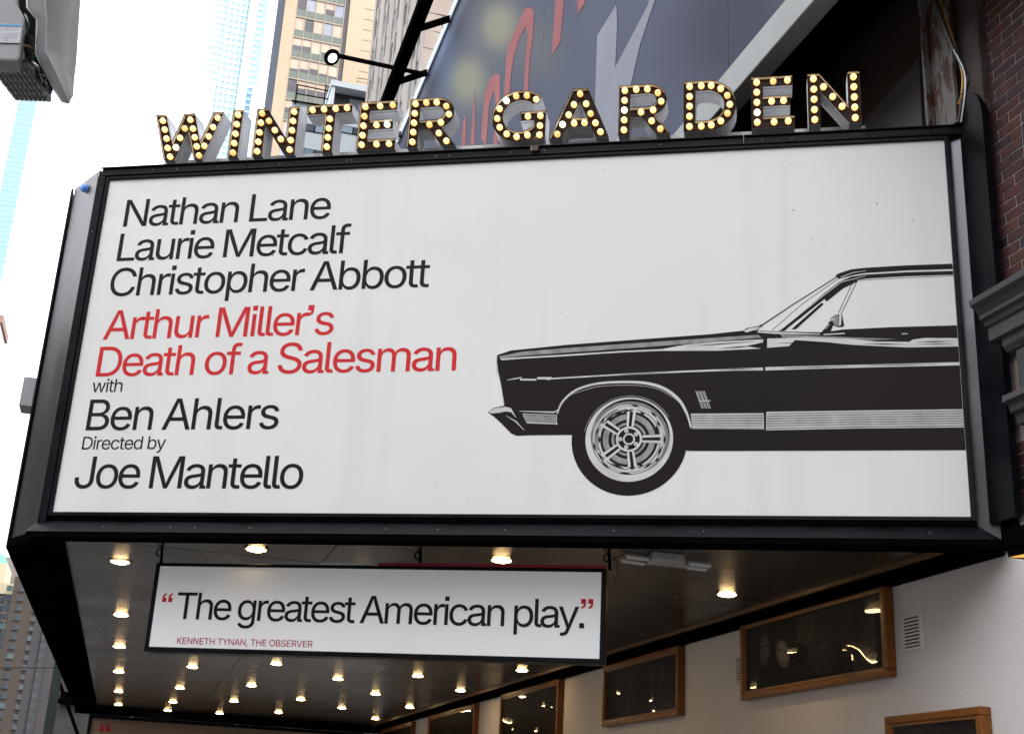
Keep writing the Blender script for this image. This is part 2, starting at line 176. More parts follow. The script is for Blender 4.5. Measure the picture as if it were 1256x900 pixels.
# outlines of the sign lettering: advance and closed cubic contours (handle, point, handle)
GLYPH = {",":[188,[[[53,-119,38,-119,48,-56],[58,8,68,71,91,71],[114,71,137,71,119,8],[102,-56,84,-119,69,-119]]]],".":[188,[[[108,-4,95,-4,83,-4],[72,0,63,9,54,18],[50,28,50,41,50,54],[54,65,63,73,72,82],[83,87,95,87,108,87],[119,82,128,73,137,65],[141,54,141,41,141,28],[137,18,128,9,119,0]]]],"A":[480,[[[39,0,16,0,78,170],[140,339,201,509,226,509],[251,509,276,509,338,339],[401,170,463,0,440,0],[418,0,395,0,359,101],[323,202,287,302,281,321],[273,344,264,372,255,400],[245,435,232,478,236,478],[241,478,245,478,233,435],[222,399,213,371,204,343],[196,320,191,302,155,202],[120,101,85,0,62,0]],[[197,142,110,142,110,161],[110,180,110,199,197,199],[283,199,370,199,370,180],[370,161,370,142,283,142]]]],"B":[456,[[[122,0,60,0,60,170],[60,339,60,509,120,509],[181,509,241,509,276,509],[306,503,329,491,352,479],[369,462,381,442,392,422],[398,399,398,374,398,352],[394,334,387,320,379,306],[369,294,356,286,344,277],[330,271,315,267,315,265],[315,264,315,262,331,261],[347,255,363,245,379,235],[392,221,402,203,413,185],[418,163,418,136,418,111],[412,87,400,67,388,46],[370,30,344,18,319,6],[287,0,247,0,184,0]],[[125,115,125,57,165,57],[205,57,245,57,284,57],[313,65,330,80,347,95],[355,114,355,137,355,154],[351,170,342,184,334,198],[321,209,306,218,290,227],[271,231,248,231,207,231],[166,231,125,231,125,173]],[[125,341,125,285,162,285],[200,285,238,285,257,285],[273,289,288,296,303,303],[315,313,323,326,332,339],[336,355,336,372,336,395],[328,414,313,429,297,444],[273,452,240,452,202,452],[163,452,125,452,125,396]]]],"C":[510,[[[293,-7,267,-7,223,-7],[184,4,150,25,116,46],[89,76,70,115,50,154],[40,201,40,254,40,308],[50,354,70,393,89,432],[116,462,150,484,184,505],[223,516,267,516,293,516],[317,512,340,504,363,497],[384,486,402,471,420,457],[436,439,448,418,460,398],[468,374,473,348,451,348],[430,348,408,348,404,366],[398,381,389,395,381,408],[370,419,357,428,345,438],[331,444,315,449,300,454],[284,456,267,456,236,456],[208,448,184,432,159,417],[139,394,125,364,111,334],[103,297,103,254,103,211],[111,175,125,145,140,115],[159,92,184,76,209,61],[236,53,267,53,284,53],[300,55,315,60,331,65],[345,71,357,81,370,90],[381,101,389,114,398,128],[404,143,408,160,430,160],[451,160,473,160,469,135],[460,111,448,91,436,70],[421,52,402,38,384,23],[363,12,341,5,318,-3]]]],"D":[502,[[[271,0,219,0,178,0],[137,0,96,0,96,19],[96,38,96,57,136,57],[175,57,215,57,256,57],[291,65,318,81,345,97],[366,119,379,149,392,179],[399,214,399,255,399,296],[392,331,379,361,366,390],[346,412,320,428,293,444],[260,452,221,452,178,452],[136,452,93,452,93,471],[93,490,93,509,137,509],[181,509,225,509,275,509],[317,499,353,478,388,458],[415,429,433,391,452,353],[462,308,462,255,462,202],[452,157,433,119,414,81],[387,51,351,31,314,10]],[[103,509,125,509,125,339],[125,170,125,0,103,0],[82,0,60,0,60,170],[60,339,60,509,82,509]]]],"E":[419,[[[165,0,60,0,60,170],[60,339,60,509,164,509],[268,509,372,509,372,490],[372,471,372,452,290,452],[207,452,125,452,125,396],[125,341,125,286,202,286],[278,286,355,286,355,267],[355,248,355,229,278,229],[202,229,125,229,125,172],[125,114,125,57,208,57],[292,57,375,57,375,38],[375,19,375,0,270,0]]]],"H":[517,[[[82,0,60,0,60,170],[60,339,60,509,82,509],[103,509,125,509,125,435],[125,362,125,289,214,289],[303,289,392,289,392,362],[392,435,392,509,414,509],[435,509,457,509,457,339],[457,170,457,0,435,0],[414,0,392,0,392,77],[392,155,392,232,303,232],[214,232,125,232,125,155],[125,77,125,0,103,0]]]],"J":[396,[[[230,-7,185,-7,140,-7],[104,6,75,33,47,59],[33,97,33,145,33,155],[33,164,33,173,55,173],[76,173,98,173,98,164],[98,155,98,145,98,114],[106,91,122,74,137,58],[159,50,185,50,211,50],[232,58,248,74,264,91],[272,114,272,145,272,267],[272,388,272,509,293,509],[315,509,336,509,336,388],[336,267,336,145,336,97],[322,59,294,33,266,6]]]],"K":[467,[[[146,189,104,145,104,169],[104,193,104,216,116,232],[128,247,139,261,151,275],[162,290,174,303,187,317],[199,331,212,344,262,399],[313,454,364,509,392,509],[420,509,448,509,376,431],[304,353,231,276,230,276],[229,276,228,276,187,233]],[[82,0,60,0,60,170],[60,339,60,509,82,509],[103,509,125,509,125,451],[125,392,125,334,124,298],[124,261,124,225,124,214],[124,204,125,193,125,129],[125,64,125,0,103,0]],[[398,0,372,0,311,86],[249,173,188,259,201,276],[215,293,228,309,302,206],[375,103,449,0,423,0]]]],"L":[393,[[[160,0,60,0,60,170],[60,339,60,509,82,509],[103,509,125,509,125,358],[125,208,125,57,203,57],[282,57,361,57,361,38],[361,19,361,0,261,0]]]],"M":[628,[[[81,0,60,0,60,170],[60,339,60,509,91,509],[121,509,152,509,193,402],[235,294,277,187,280,180],[284,170,287,159,291,148],[295,136,299,123,303,110],[307,97,311,84,315,71],[319,59,322,49,317,49],[312,49,307,49,310,59],[314,70,318,83,322,95],[326,108,330,121,334,134],[338,147,342,158,346,170],[349,179,352,187,394,294],[435,402,476,509,507,509],[537,509,568,509,568,339],[568,170,568,0,547,0],[525,0,504,0,504,97],[504,194,504,291,504,302],[504,314,504,327,505,340],[505,354,505,369,505,383],[506,398,506,413,506,428],[507,443,507,457,509,457],[511,457,513,457,508,441],[503,426,498,409,492,393],[487,378,482,363,477,348],[472,334,467,322,463,309],[459,299,456,291,418,194],[380,97,342,0,323,0],[305,0,286,0,248,97],[209,194,170,291,167,299],[163,309,159,321,155,333],[150,346,145,361,140,376],[135,391,129,408,124,424],[118,441,112,457,114,457],[117,457,119,457,119,444],[120,431,120,416,120,401],[121,387,121,372,121,357],[121,342,122,328,122,315],[122,302,122,291,122,194],[122,97,122,0,101,0]]]],"N":[523,[[[82,0,60,0,60,170],[60,339,60,509,85,509],[111,509,136,509,205,400],[274,291,343,183,349,174],[355,164,363,151,370,138],[379,123,388,107,396,90],[405,73,414,55,411,55],[408,54,405,54,403,72],[401,90,401,108,400,126],[399,142,399,157,399,172],[399,185,399,195,399,300],[399,404,399,509,420,509],[442,509,463,509,463,339],[463,170,463,0,438,0],[412,0,387,0,325,97],[264,193,202,290,194,303],[186,316,177,331,169,345],[159,362,148,381,137,400],[123,424,108,452,111,453],[115,453,119,454,120,428],[121,405,122,384,123,362],[124,344,124,328,125,312],[125,300,125,291,125,194],[125,97,125,0,103,0]]]],"O":[533,[[[311,-7,267,-7,223,-7],[184,4,150,25,116,46],[90,76,70,115,50,154],[40,201,40,254,40,308],[50,354,70,393,90,432],[116,462,150,484,184,505],[223,516,267,516,311,516],[350,505,384,484,418,462],[444,432,464,393,483,354],[493,308,493,254,493,201],[483,154,464,115,444,76],[418,46,384,25,350,4]],[[236,53,267,53,297,53],[325,61,349,76,374,91],[394,114,408,144,423,174],[430,211,430,254,430,298],[423,335,408,365,394,395],[374,417,349,433,325,448],[297,456,267,456,236,456],[209,448,184,433,159,417],[140,394,125,364,111,334],[103,297,103,254,103,211],[111,174,125,144,140,114],[159,92,184,76,209,61]]]],"R":[449,[[[82,0,60,0,60,170],[60,339,60,509,119,509],[177,509,236,509,275,509],[307,502,333,489,359,475],[378,457,390,433,403,410],[409,382,409,352,409,321],[403,295,390,271,378,248],[359,230,333,217,307,204],[275,198,236,198,189,198],[143,198,96,198,96,217],[96,236,96,255,142,255],[188,255,234,255,260,255],[281,259,298,267,314,275],[326,286,334,300,341,315],[345,332,345,352,345,372],[341,390,334,405,326,420],[314,431,298,440,281,448],[259,452,233,452,197,452],[161,452,125,452,125,301],[125,151,125,0,103,0]],[[378,0,353,0,312,76],[271,153,230,229,254,229],[279,229,303,229,344,153],[386,76,428,0,403,0]]]],"S":[447,[[[263,-9,224,-9,187,-9],[155,-3,128,9,100,21],[79,38,64,60,49,82],[40,107,38,137,60,137],[82,137,104,137,106,117],[112,101,123,88,134,75],[149,65,166,59,184,52],[203,49,224,49,247,49],[268,53,286,60,304,68],[319,78,329,92,340,105],[346,121,346,139,346,155],[341,169,332,179,323,189],[311,198,296,205,281,211],[264,217,245,222,224,228],[204,234,184,239,142,251],[109,268,86,289,63,311],[52,339,52,372,52,401],[60,426,75,448,90,469],[111,486,138,498,164,510],[194,516,227,516,261,516],[290,510,316,498,342,486],[362,469,377,449,392,428],[400,404,401,378,380,378],[358,378,337,378,335,403],[323,423,302,437,281,451],[256,459,225,459,203,459],[184,455,167,448,151,441],[138,431,129,418,120,406],[115,391,115,376,115,358],[120,344,131,334,142,323],[154,314,169,308,184,302],[199,297,212,293,230,289],[247,284,264,279,279,275],[295,270,312,264,328,257],[344,248,359,238,373,227],[385,214,395,198,404,181],[408,162,408,139,408,111],[401,86,386,64,372,41],[351,24,323,11,296,-2]]]],"T":[449,[[[85,452,32,452,32,471],[32,490,32,509,160,509],[288,509,417,509,417,490],[417,471,417,452,363,452],[310,452,257,452,257,301],[257,151,257,0,235,0],[214,0,193,0,193,151],[193,301,193,452,139,452]]]],"V":[480,[[[229,0,204,0,141,170],[79,339,16,509,39,509],[62,509,84,509,120,408],[156,307,192,206,198,189],[206,166,215,137,224,109],[235,73,248,31,243,31],[239,31,235,31,247,74],[258,110,267,138,276,166],[284,189,290,206,325,307],[360,408,395,509,417,509],[440,509,463,509,401,339],[340,170,278,0,253,0]]]],"Y":[472,[[[225,0,203,0,203,69],[203,139,203,208,141,308],[79,409,16,509,41,509],[66,509,91,509,125,454],[159,399,192,344,203,326],[213,309,222,292,231,275],[240,255,250,230,241,230],[232,230,224,230,233,255],[242,276,251,293,260,310],[270,327,280,344,314,399],[347,454,381,509,406,509],[430,509,455,509,393,409],[330,308,268,208,268,139],[268,69,268,0,247,0]]]],"a":[389,[[[182,-9,160,-9,136,-9],[114,-4,94,5,75,14],[59,27,48,45,36,62],[30,83,30,108,30,130],[35,147,43,161,52,175],[63,185,78,193,92,201],[108,207,125,211,143,215],[160,218,178,220,201,223],[219,225,234,227,248,228],[258,231,265,235,272,239],[276,245,276,255,276,255],[276,256,276,257,276,272],[273,286,267,297,261,308],[252,316,240,322,228,328],[213,331,196,331,178,331],[162,328,149,322,136,317],[126,309,118,301,110,292],[104,283,100,274,80,280],[61,285,41,291,50,314],[62,332,79,346,95,360],[113,369,133,375,153,381],[173,384,194,384,208,384],[223,383,239,379,255,376],[271,370,286,360,301,351],[313,338,322,320,332,303],[337,280,337,251,337,168],[337,84,337,0,317,0],[297,0,277,0,277,17],[277,35,277,52,275,52],[274,52,272,52,268,43],[261,34,252,25,243,15],[230,7,215,1,200,-5]],[[155,45,170,45,193,45],[212,50,228,59,243,68],[255,79,263,93,271,107],[276,122,276,138,276,155],[276,173,276,190,273,187],[268,184,259,182,251,180],[242,178,231,176,221,174],[210,172,200,171,190,170],[182,169,175,168,161,166],[147,163,134,159,121,154],[111,148,103,139,96,131],[92,119,92,105,92,92],[95,81,102,72,109,63],[118,57,130,52,142,48]]]],"b":[424,[[[261,-8,229,-8,206,-8],[187,-4,172,4,158,12],[146,21,138,31,129,42],[123,51,118,59,116,59],[114,59,112,59,112,39],[112,20,112,0,92,0],[72,0,53,0,53,170],[53,339,53,509,73,509],[93,509,114,509,114,446],[114,382,114,319,115,319],[117,319,118,319,123,327],[129,336,137,346,145,356],[157,365,171,373,186,381],[205,384,229,384,261,384],[289,376,313,361,337,345],[356,322,370,293,383,263],[390,229,390,189,390,149],[383,114,370,84,356,55],[337,32,313,16,289,0]],[[197,47,220,47,244,47],[263,53,279,66,295,78],[308,95,316,117,324,138],[328,162,328,189,328,216],[324,240,316,261,308,282],[296,299,280,311,264,324],[244,330,220,330,197,330],[177,324,161,312,145,300],[133,284,125,263,117,242],[113,217,113,189,113,161],[117,136,125,115,133,94],[146,77,162,65,178,53]]]],"c":[396,[[[226,-8,207,-8,173,-8],[143,0,117,16,91,33],[71,56,56,85,41,114],[34,149,34,187,34,227],[41,262,56,291,71,321],[91,343,117,360,143,376],[173,384,207,384,226,384],[243,382,260,377,276,372],[292,365,305,356,319,347],[330,335,340,322,350,309],[357,294,362,277,342,272],[322,267,303,262,300,272],[296,281,290,289,285,297],[278,305,270,311,262,317],[253,322,242,325,232,328],[220,330,207,330,182,330],[161,323,145,310,129,297],[116,280,108,258,100,237],[96,213,96,187,96,162],[100,139,108,117,116,96],[129,79,145,66,161,53],[182,46,207,46,220,46],[232,48,243,52,253,55],[263,60,271,66,279,72],[286,80,292,89,297,97],[301,107,304,117,324,112],[343,107,363,102,358,85],[351,70,341,56,332,43],[320,31,306,21,293,12],[277,4,261,-1,244,-6]]]],"d":[424,[[[219,-8,195,-8,164,-8],[136,0,111,16,87,32],[68,55,55,84,41,114],[34,149,34,189,34,229],[41,263,55,293,69,322],[88,345,112,361,136,376],[164,384,196,384,219,384],[238,381,253,373,268,365],[279,356,287,346,296,336],[302,327,306,319,308,319],[309,319,311,319,311,382],[311,446,311,509,331,509],[351,509,372,509,372,339],[372,170,372,0,352,0],[332,0,313,0,313,20],[313,39,313,59,311,59],[309,59,307,59,302,51],[295,42,287,31,278,21],[267,12,252,4,238,-4]],[[181,47,205,47,227,47],[247,53,263,65,279,77],[291,94,299,115,308,136],[312,161,312,189,312,217],[308,242,300,263,292,284],[279,300,263,312,247,324],[228,330,205,330,181,330],[161,324,145,311,129,299],[116,282,108,261,100,240],[96,216,96,189,96,162],[100,138,109,117,117,95],[129,78,145,66,161,53]]]],"e":[404,[[[238,-8,212,-8,175,-8],[143,0,117,16,90,33],[70,56,56,85,41,114],[34,148,34,187,34,226],[41,260,55,290,69,319],[89,343,115,359,141,376],[171,384,205,384,226,384],[246,381,266,374,285,367],[303,356,319,341,335,326],[348,306,357,282,366,258],[371,228,371,194,371,186],[371,178,371,169,272,169],[174,169,75,169,75,187],[75,204,75,221,163,221],[250,221,338,221,329,215],[319,208,310,202,310,227],[306,249,298,269,290,288],[278,303,263,314,247,325],[228,330,205,330,182,330],[163,325,146,313,130,302],[118,288,109,270,100,251],[96,232,96,211,96,200],[96,189,96,178,96,150],[101,126,110,106,120,87],[134,72,151,61,168,51],[189,46,212,46,228,46],[241,48,254,53,266,57],[277,64,285,73,294,82],[301,93,306,105,325,101],[345,96,365,91,359,71],[349,54,335,39,321,24],[303,13,283,4,262,-4]]]],"f":[254,[[[154,379,228,379,228,362],[228,344,228,327,154,327],[80,327,6,327,6,344],[6,362,6,379,80,379]],[[101,0,81,0,81,144],[81,288,81,432,81,453],[86,471,96,486,106,500],[119,511,135,519,152,526],[169,530,187,530,201,530],[213,529,222,527,232,525],[238,523,243,521,238,503],[233,486,227,468,224,470],[220,471,215,472,210,473],[203,474,195,474,176,474],[163,469,154,460,146,451],[142,437,142,419,142,279],[142,140,142,0,121,0]]]],"g":[425,[[[238,-151,207,-151,179,-151],[155,-147,134,-140,113,-132],[96,-123,82,-110,69,-98],[58,-84,51,-69,67,-60],[84,-50,101,-41,107,-49],[113,-57,122,-66,130,-75],[141,-82,154,-88,168,-94],[186,-97,207,-97,238,-97],[263,-90,282,-75,302,-60],[311,-37,311,-6,311,19],[311,44,311,68,310,68],[308,68,306,68,301,60],[295,51,287,41,278,32],[267,23,252,16,238,8],[219,5,195,5,164,5],[137,12,113,27,88,41],[69,62,55,90,41,118],[34,152,34,191,34,230],[41,264,55,293,69,322],[88,345,112,361,137,376],[165,384,196,384,220,384],[239,381,253,373,268,365],[280,356,288,346,297,336],[303,327,308,319,309,319],[311,319,313,319,313,339],[313,359,313,379,333,379],[353,379,372,379,372,250],[372,121,372,-9,372,-42],[365,-69,350,-90,335,-111],[316,-126,291,-136,266,-146]],[[181,59,205,59,228,59],[248,64,264,75,280,86],[292,101,300,121,308,141],[312,165,312,193,312,220],[308,243,300,264,292,284],[280,301,264,312,248,324],[228,330,205,330,181,330],[161,324,145,312,129,299],[117,283,109,262,100,242],[96,219,96,193,96,166],[100,143,109,123,117,103],[129,87,145,76,162,65]]]],"h":[410,[[[114,249,114,227,114,151],[114,76,114,0,93,0],[73,0,53,0,53,170],[53,339,53,509,73,509],[93,509,114,509,114,435],[114,361,114,287,110,287],[106,287,102,287,114,322],[131,347,152,362,174,377],[199,384,227,384,253,384],[276,379,295,369,315,358],[330,342,341,321,352,299],[357,273,357,240,357,160],[357,80,357,0,337,0],[316,0,296,0,296,78],[296,157,296,235,296,265],[288,288,273,304,258,321],[237,329,210,329,192,329],[175,325,161,317,146,309],[135,298,126,283,118,267]]]],"i":[167,[[[73,0,53,0,53,126],[53,253,53,379,73,379],[93,379,114,379,114,253],[114,126,114,0,93,0]],[[95,443,84,443,72,443],[62,447,54,455,45,462],[41,472,41,483,41,494],[45,504,54,512,62,520],[72,524,84,524,95,524],[106,520,114,512,122,504],[126,494,126,483,126,472],[122,462,114,455,106,447]]]],"l":[189,[[[147,-2,139,-2,110,-2],[88,5,74,20,60,35],[53,57,53,84,53,226],[53,367,53,509,73,509],[93,509,114,509,114,372],[114,235,114,99,114,81],[116,69,120,62,125,55],[133,52,146,52,152,52],[157,52,160,53,164,53],[167,54,170,54,173,37],[177,20,181,3,175,1],[169,0,162,-1,154,-2]]]],"m":[610,[[[73,0,53,0,53,126],[53,253,53,379,72,379],[92,379,112,379,112,351],[112,323,112,295,111,295],[109,295,108,295,113,316],[121,332,132,346,144,359],[157,369,172,376,187,383],[203,386,219,386,247,386],[270,378,287,361,305,344],[316,322,321,295,318,295],[315,295,312,295,317,313],[325,329,337,343,349,357],[364,367,381,375,398,382],[416,386,437,386,459,386],[479,381,497,372,515,362],[530,348,541,328,551,309],[557,285,557,255,557,170],[557,85,557,0,536,0],[516,0,496,0,496,85],[496,169,496,254,496,281],[488,301,473,313,457,325],[439,330,419,330,402,330],[387,327,374,320,362,313],[352,303,345,290,339,278],[335,263,335,247,335,165],[335,82,335,0,315,0],[295,0,274,0,274,87],[274,173,274,260,274,281],[267,298,253,311,239,324],[221,330,199,330,185,330],[171,327,158,320,144,313],[134,303,126,289,118,276],[114,258,114,238,114,159],[114,79,114,0,93,0]]]],"n":[410,[[[114,249,114,227,114,151],[114,76,114,0,93,0],[73,0,53,0,53,126],[53,253,53,379,72,379],[92,379,112,379,112,349],[112,318,112,287,109,287],[106,287,102,287,114,322],[131,347,152,362,174,377],[199,384,227,384,253,384],[276,379,295,369,314,358],[330,342,341,321,352,299],[357,273,357,240,357,160],[357,80,357,0,337,0],[316,0,296,0,296,78],[296,157,296,235,296,265],[288,288,273,304,258,321],[237,329,210,329,192,329],[175,325,161,317,146,309],[135,298,126,283,118,267]]]],"o":[415,[[[242,-8,207,-8,173,-8],[143,0,117,16,91,33],[71,56,56,85,41,114],[34,149,34,187,34,227],[41,262,56,291,71,321],[91,343,117,360,143,376],[173,384,207,384,242,384],[273,376,299,360,325,343],[345,321,359,291,374,262],[381,227,381,187,381,149],[374,114,359,85,345,56],[325,33,299,16,273,0]],[[182,46,207,46,233,46],[254,53,270,66,287,79],[299,96,307,117,315,139],[319,162,319,187,319,213],[315,236,307,258,299,280],[287,297,270,310,254,323],[233,330,207,330,182,330],[161,323,145,310,129,297],[116,280,108,258,100,237],[96,213,96,187,96,162],[100,139,108,117,116,96],[129,79,145,66,161,53]]]],"p":[424,[[[73,-143,53,-143,53,31],[53,205,53,379,72,379],[92,379,112,379,112,359],[112,339,112,319,114,319],[116,319,118,319,123,327],[129,336,137,346,145,356],[157,365,171,373,186,381],[205,384,229,384,261,384],[289,376,313,361,337,345],[356,322,370,293,383,263],[390,229,390,189,390,149],[383,114,370,84,356,55],[337,32,313,16,289,0],[261,-8,229,-8,206,-8],[187,-4,173,4,158,12],[146,21,138,31,130,42],[123,51,118,59,117,59],[115,59,114,59,114,-8],[114,-76,114,-143,93,-143]],[[197,47,220,47,244,47],[263,53,279,66,295,78],[308,95,316,117,324,138],[328,162,328,189,328,216],[324,240,316,261,308,282],[296,299,280,311,264,324],[244,330,220,330,197,330],[177,324,161,312,145,300],[133,284,125,263,117,242],[113,217,113,189,113,161],[117,136,125,115,133,94],[146,77,162,65,178,53]]]],"r":[259,[[[73,0,53,0,53,126],[53,253,53,379,72,379],[92,379,112,379,112,360],[112,340,112,321,113,321],[114,321,115,321,122,340],[135,355,152,367,170,379],[190,385,213,385,218,385],[223,385,229,384,235,384],[240,384,243,384,243,363],[243,343,243,322,242,323],[237,323,230,324,223,325],[215,326,207,326,189,326],[173,322,159,315,145,307],[134,297,126,284,118,270],[114,255,114,237,114,158],[114,79,114,0,93,0]]]],"s":[365,[[[211,-8,182,-8,156,-8],[133,-4,112,3,92,11],[75,23,62,38,49,53],[40,72,36,94,55,98],[74,102,94,107,99,86],[109,70,124,60,139,50],[158,45,181,45,208,45],[229,51,244,62,260,74],[268,87,268,103,268,116],[263,127,254,136,245,144],[231,151,212,155,191,160],[170,165,149,170,115,178],[89,191,72,208,55,225],[47,247,47,274,47,296],[53,315,65,332,77,348],[94,361,115,370,136,380],[160,384,187,384,213,384],[235,380,254,372,272,365],[287,353,299,339,310,325],[319,309,324,290,305,286],[287,281,268,277,263,292],[255,304,243,316,230,327],[212,333,187,333,165,333],[146,327,131,317,116,306],[109,293,109,277,109,263],[114,252,124,243,134,235],[150,228,172,223,191,218],[210,214,229,209,264,201],[290,188,306,171,323,154],[331,133,331,107,331,84],[325,64,312,47,300,30],[282,16,260,6,237,-3]]]],"t":[227,[[[138,379,204,379,204,362],[204,344,204,327,138,327],[72,327,6,327,6,344],[6,362,6,379,72,379]],[[65,345,65,471,85,471],[106,471,126,471,126,347],[126,222,126,98,126,81],[129,69,136,61,143,54],[154,50,170,50,174,50],[179,50,185,51,191,52],[197,53,202,54,206,36],[209,19,213,2,207,0],[200,-2,192,-3,184,-4],[176,-4,168,-4,136,-4],[110,4,92,21,74,38],[65,62,65,93,65,219]]]],"u":[410,[[[211,-5,182,-5,157,-5],[134,0,115,11,95,21],[80,37,69,59,58,80],[53,107,53,139,53,219],[53,299,53,379,73,379],[93,379,114,379,114,301],[114,222,114,144,114,114],[121,91,137,75,152,58],[173,50,200,50,218,50],[235,54,249,62,264,70],[275,81,283,97,292,112],[296,131,296,153,296,228],[296,304,296,379,316,379],[337,379,357,379,357,253],[357,126,357,0,337,0],[318,0,298,0,298,31],[298,61,298,92,301,92],[304,92,307,92,295,57],[279,32,257,17,235,2]]]],"w":[567,[[[158,0,138,0,99,126],[61,253,23,379,44,379],[66,379,87,379,103,324],[118,269,133,214,140,191],[147,165,154,137,161,108],[168,76,175,41,172,41],[168,41,165,41,172,75],[179,106,186,135,193,163],[199,190,206,214,221,269],[237,324,252,379,273,379],[295,379,316,379,332,324],[347,269,362,214,368,190],[375,164,382,136,388,107],[395,76,402,41,399,41],[395,41,391,41,399,75],[406,107,413,135,420,164],[427,190,434,214,449,269],[465,324,480,379,502,379],[523,379,545,379,506,253],[468,126,429,0,409,0],[389,0,368,0,352,57],[335,114,319,172,314,189],[309,207,305,225,300,243],[295,261,291,280,286,299],[281,318,277,338,281,338],[286,338,291,338,286,319],[281,299,277,280,272,261],[267,243,263,225,258,206],[253,189,248,172,231,114],[215,57,199,0,178,0]]]],"y":[389,[[[51,-140,47,-139,52,-121],[57,-103,61,-86,65,-86],[68,-87,71,-87,83,-90],[94,-91,104,-89,114,-87],[122,-82,130,-74,138,-66],[145,-53,151,-36,155,-24],[159,-13,163,-1,114,126],[66,252,17,379,40,379],[62,379,84,379,111,305],[138,230,165,155,174,132],[181,109,187,87,193,64],[199,42,206,21,198,21],[191,21,184,21,190,42],[196,64,202,87,209,110],[216,132,224,155,251,230],[278,305,305,379,327,379],[349,379,371,379,316,234],[260,88,204,-58,196,-78],[187,-94,177,-107,166,-120],[153,-129,139,-136,125,-142],[109,-145,91,-145,81,-145],[72,-144,65,-143,57,-142]]]],"’":[177,[[[67,318,52,318,62,382],[72,445,82,509,105,509],[128,509,151,509,133,445],[116,382,98,318,83,318]]]],"“":[300,[[[75,318,52,318,69,382],[87,445,104,509,120,509],[135,509,151,509,141,445],[131,382,121,318,98,318]],[[198,318,175,318,192,382],[210,445,228,509,243,509],[259,509,274,509,264,445],[254,382,244,318,221,318]]]],"”":[300,[[[67,318,52,318,62,382],[72,445,82,509,105,509],[128,509,151,509,133,445],[116,382,98,318,83,318]],[[190,318,175,318,185,382],[195,445,205,509,228,509],[251,509,274,509,257,445],[239,382,222,318,206,318]]]]," ":[188,[]]}
# print and painted metal
from mathutils.geometry import delaunay_2d_cdt
M_panel = mat('white_acrylic', (.79, .785, .77), .42, spec=.4, var=.035, scale=1.1, rvar=.08, dirt=(.72, .715, .69), dirtpos=(.60, .85))
M_ink = mat('black_ink', (.012, .011, .012), .5, spec=.14, var=.2, scale=1.5)
M_red = mat('red_ink', (.62, .022, .028), .5, spec=.2, var=.06)
M_red2 = mat('crimson_ink', (.42, .02, .05), .42, var=.06)
M_carbody = mat('car_ink', (.0125, .0075, .0105), .45, spec=.12, var=.25, scale=.8, rvar=.05)
M_hi = mat('car_highlight', (.62, .61, .61), .42, var=.12, scale=7)
M_hi2 = mat('car_midtone', (.26, .24, .25), .42, var=.35, scale=16)
M_hi3 = mat('car_shade', (.09, .075, .085), .42, var=.3, scale=12)
M_blk = mat('black_frame_paint', (.004, .0045, .007), .38, spec=.12, var=.35, scale=5, rvar=.1, bump=.12, bscale=30, dirt=(.06, .06, .06), dirtpos=(.72, .80))
M_blk2 = mat('black_matt_paint', (.003, .0028, .003), .7, spec=.0, var=.3, scale=5, dirt=(.012, .012, .012), dirtpos=(.66, .8))
M_zinc = mat('weathered_zinc', (.135, .138, .150), .30, metal=.9, var=.2, scale=2.0, rvar=.12, dirt=(.085, .08, .08), dirtpos=(.5, .75), stretch=(1, 1, .35), bump=.05, bscale=6)
M_return = mat('letter_return_paint', (.84, .85, .88), .5, var=.07, scale=6, dirt=(.5, .49, .47), dirtpos=(.6, .8))
M_face = mat('letter_face_enamel', (.014, .005, .003), .45, spec=.15, var=.3, scale=12, rvar=.08)
M_rim = mat('letter_rim', (.010, .004, .003), .6, metal=.0, spec=.1, var=.2)
M_white = mat('white_raceway', (.62, .62, .61), .55, var=.08, dirt=(.35, .34, .33))
M_bulb = mat('bulb_glass', (.80, .66, .42), .15, var=.0, emit=(1, .60, .20), estr=.80); M_amber = mat('bulb_neck_glass', (.7, .45, .15), .15, var=.0, emit=(1, .42, .06), estr=.50)
M_bulb2 = mat('bulb_glass_bright', (1, .95, .85), .15, var=.0, emit=(1, .85, .55), estr=1.5)
M_sock = mat('bulb_socket', (.25, .14, .05), .35, metal=.8, var=.1)
M_soffit = mat('soffit_sheet', (.031, .022, .0155), .27, metal=.08, spec=.16, var=.12, scale=1.2, rvar=.05, bump=.02, bscale=3)
M_lens = mat('lamp_lens', (1, .9, .75), .3, var=0, emit=(1, .66, .29), estr=27)
M_trim = mat('lamp_trim', (.30, .22, .12), .25, metal=.9, var=.1)
M_stucco = mat('painted_stucco', (.74, .71, .705), .75, var=.05, scale=1.2, bump=.18, bscale=55, dirt=(.60, .56, .55), dirtpos=(.58, .85))
M_mortar = mat('mortar', (.34, .28, .27), .9, var=.15, scale=9, bump=.3, bscale=90)
M_brick = [mat('brick_%s' % k, c, .75, var=.3, scale=11, bump=.35, bscale=70) for k, c in (('red', (.066, .020, .017)), ('maroon', (.052, .0185, .018)), ('rust', (.072, .027, .017)), ('plum', (.042, .017, .019)))]
M_brickd = mat('brick_dark', (.010, .009, .013), .6, var=.3, scale=11, bump=.3, bscale=70)
M_cornice = mat('cornice_paint', (.066, .069, .073), .6, var=.12, scale=3, bump=.12, bscale=25, dirt=(.045, .042, .04), dirtpos=(.5, .75))
M_gold = mat('gilt_wood', (.20, .068, .010), .36, spec=.3, var=.3, scale=8, stretch=(6, 1, 6), coat=.0, rvar=.1)
M_print = mat('dark_photograph', (.013, .010, .009), .6, spec=.05, var=.4, scale=3.0)
M_skin = mat('portrait_grey', (.11, .10, .093), .6, spec=.05, var=.45, scale=16)
M_skin2 = mat('portrait_pale', (.23, .21, .19), .6, spec=.05, var=.4, scale=18)
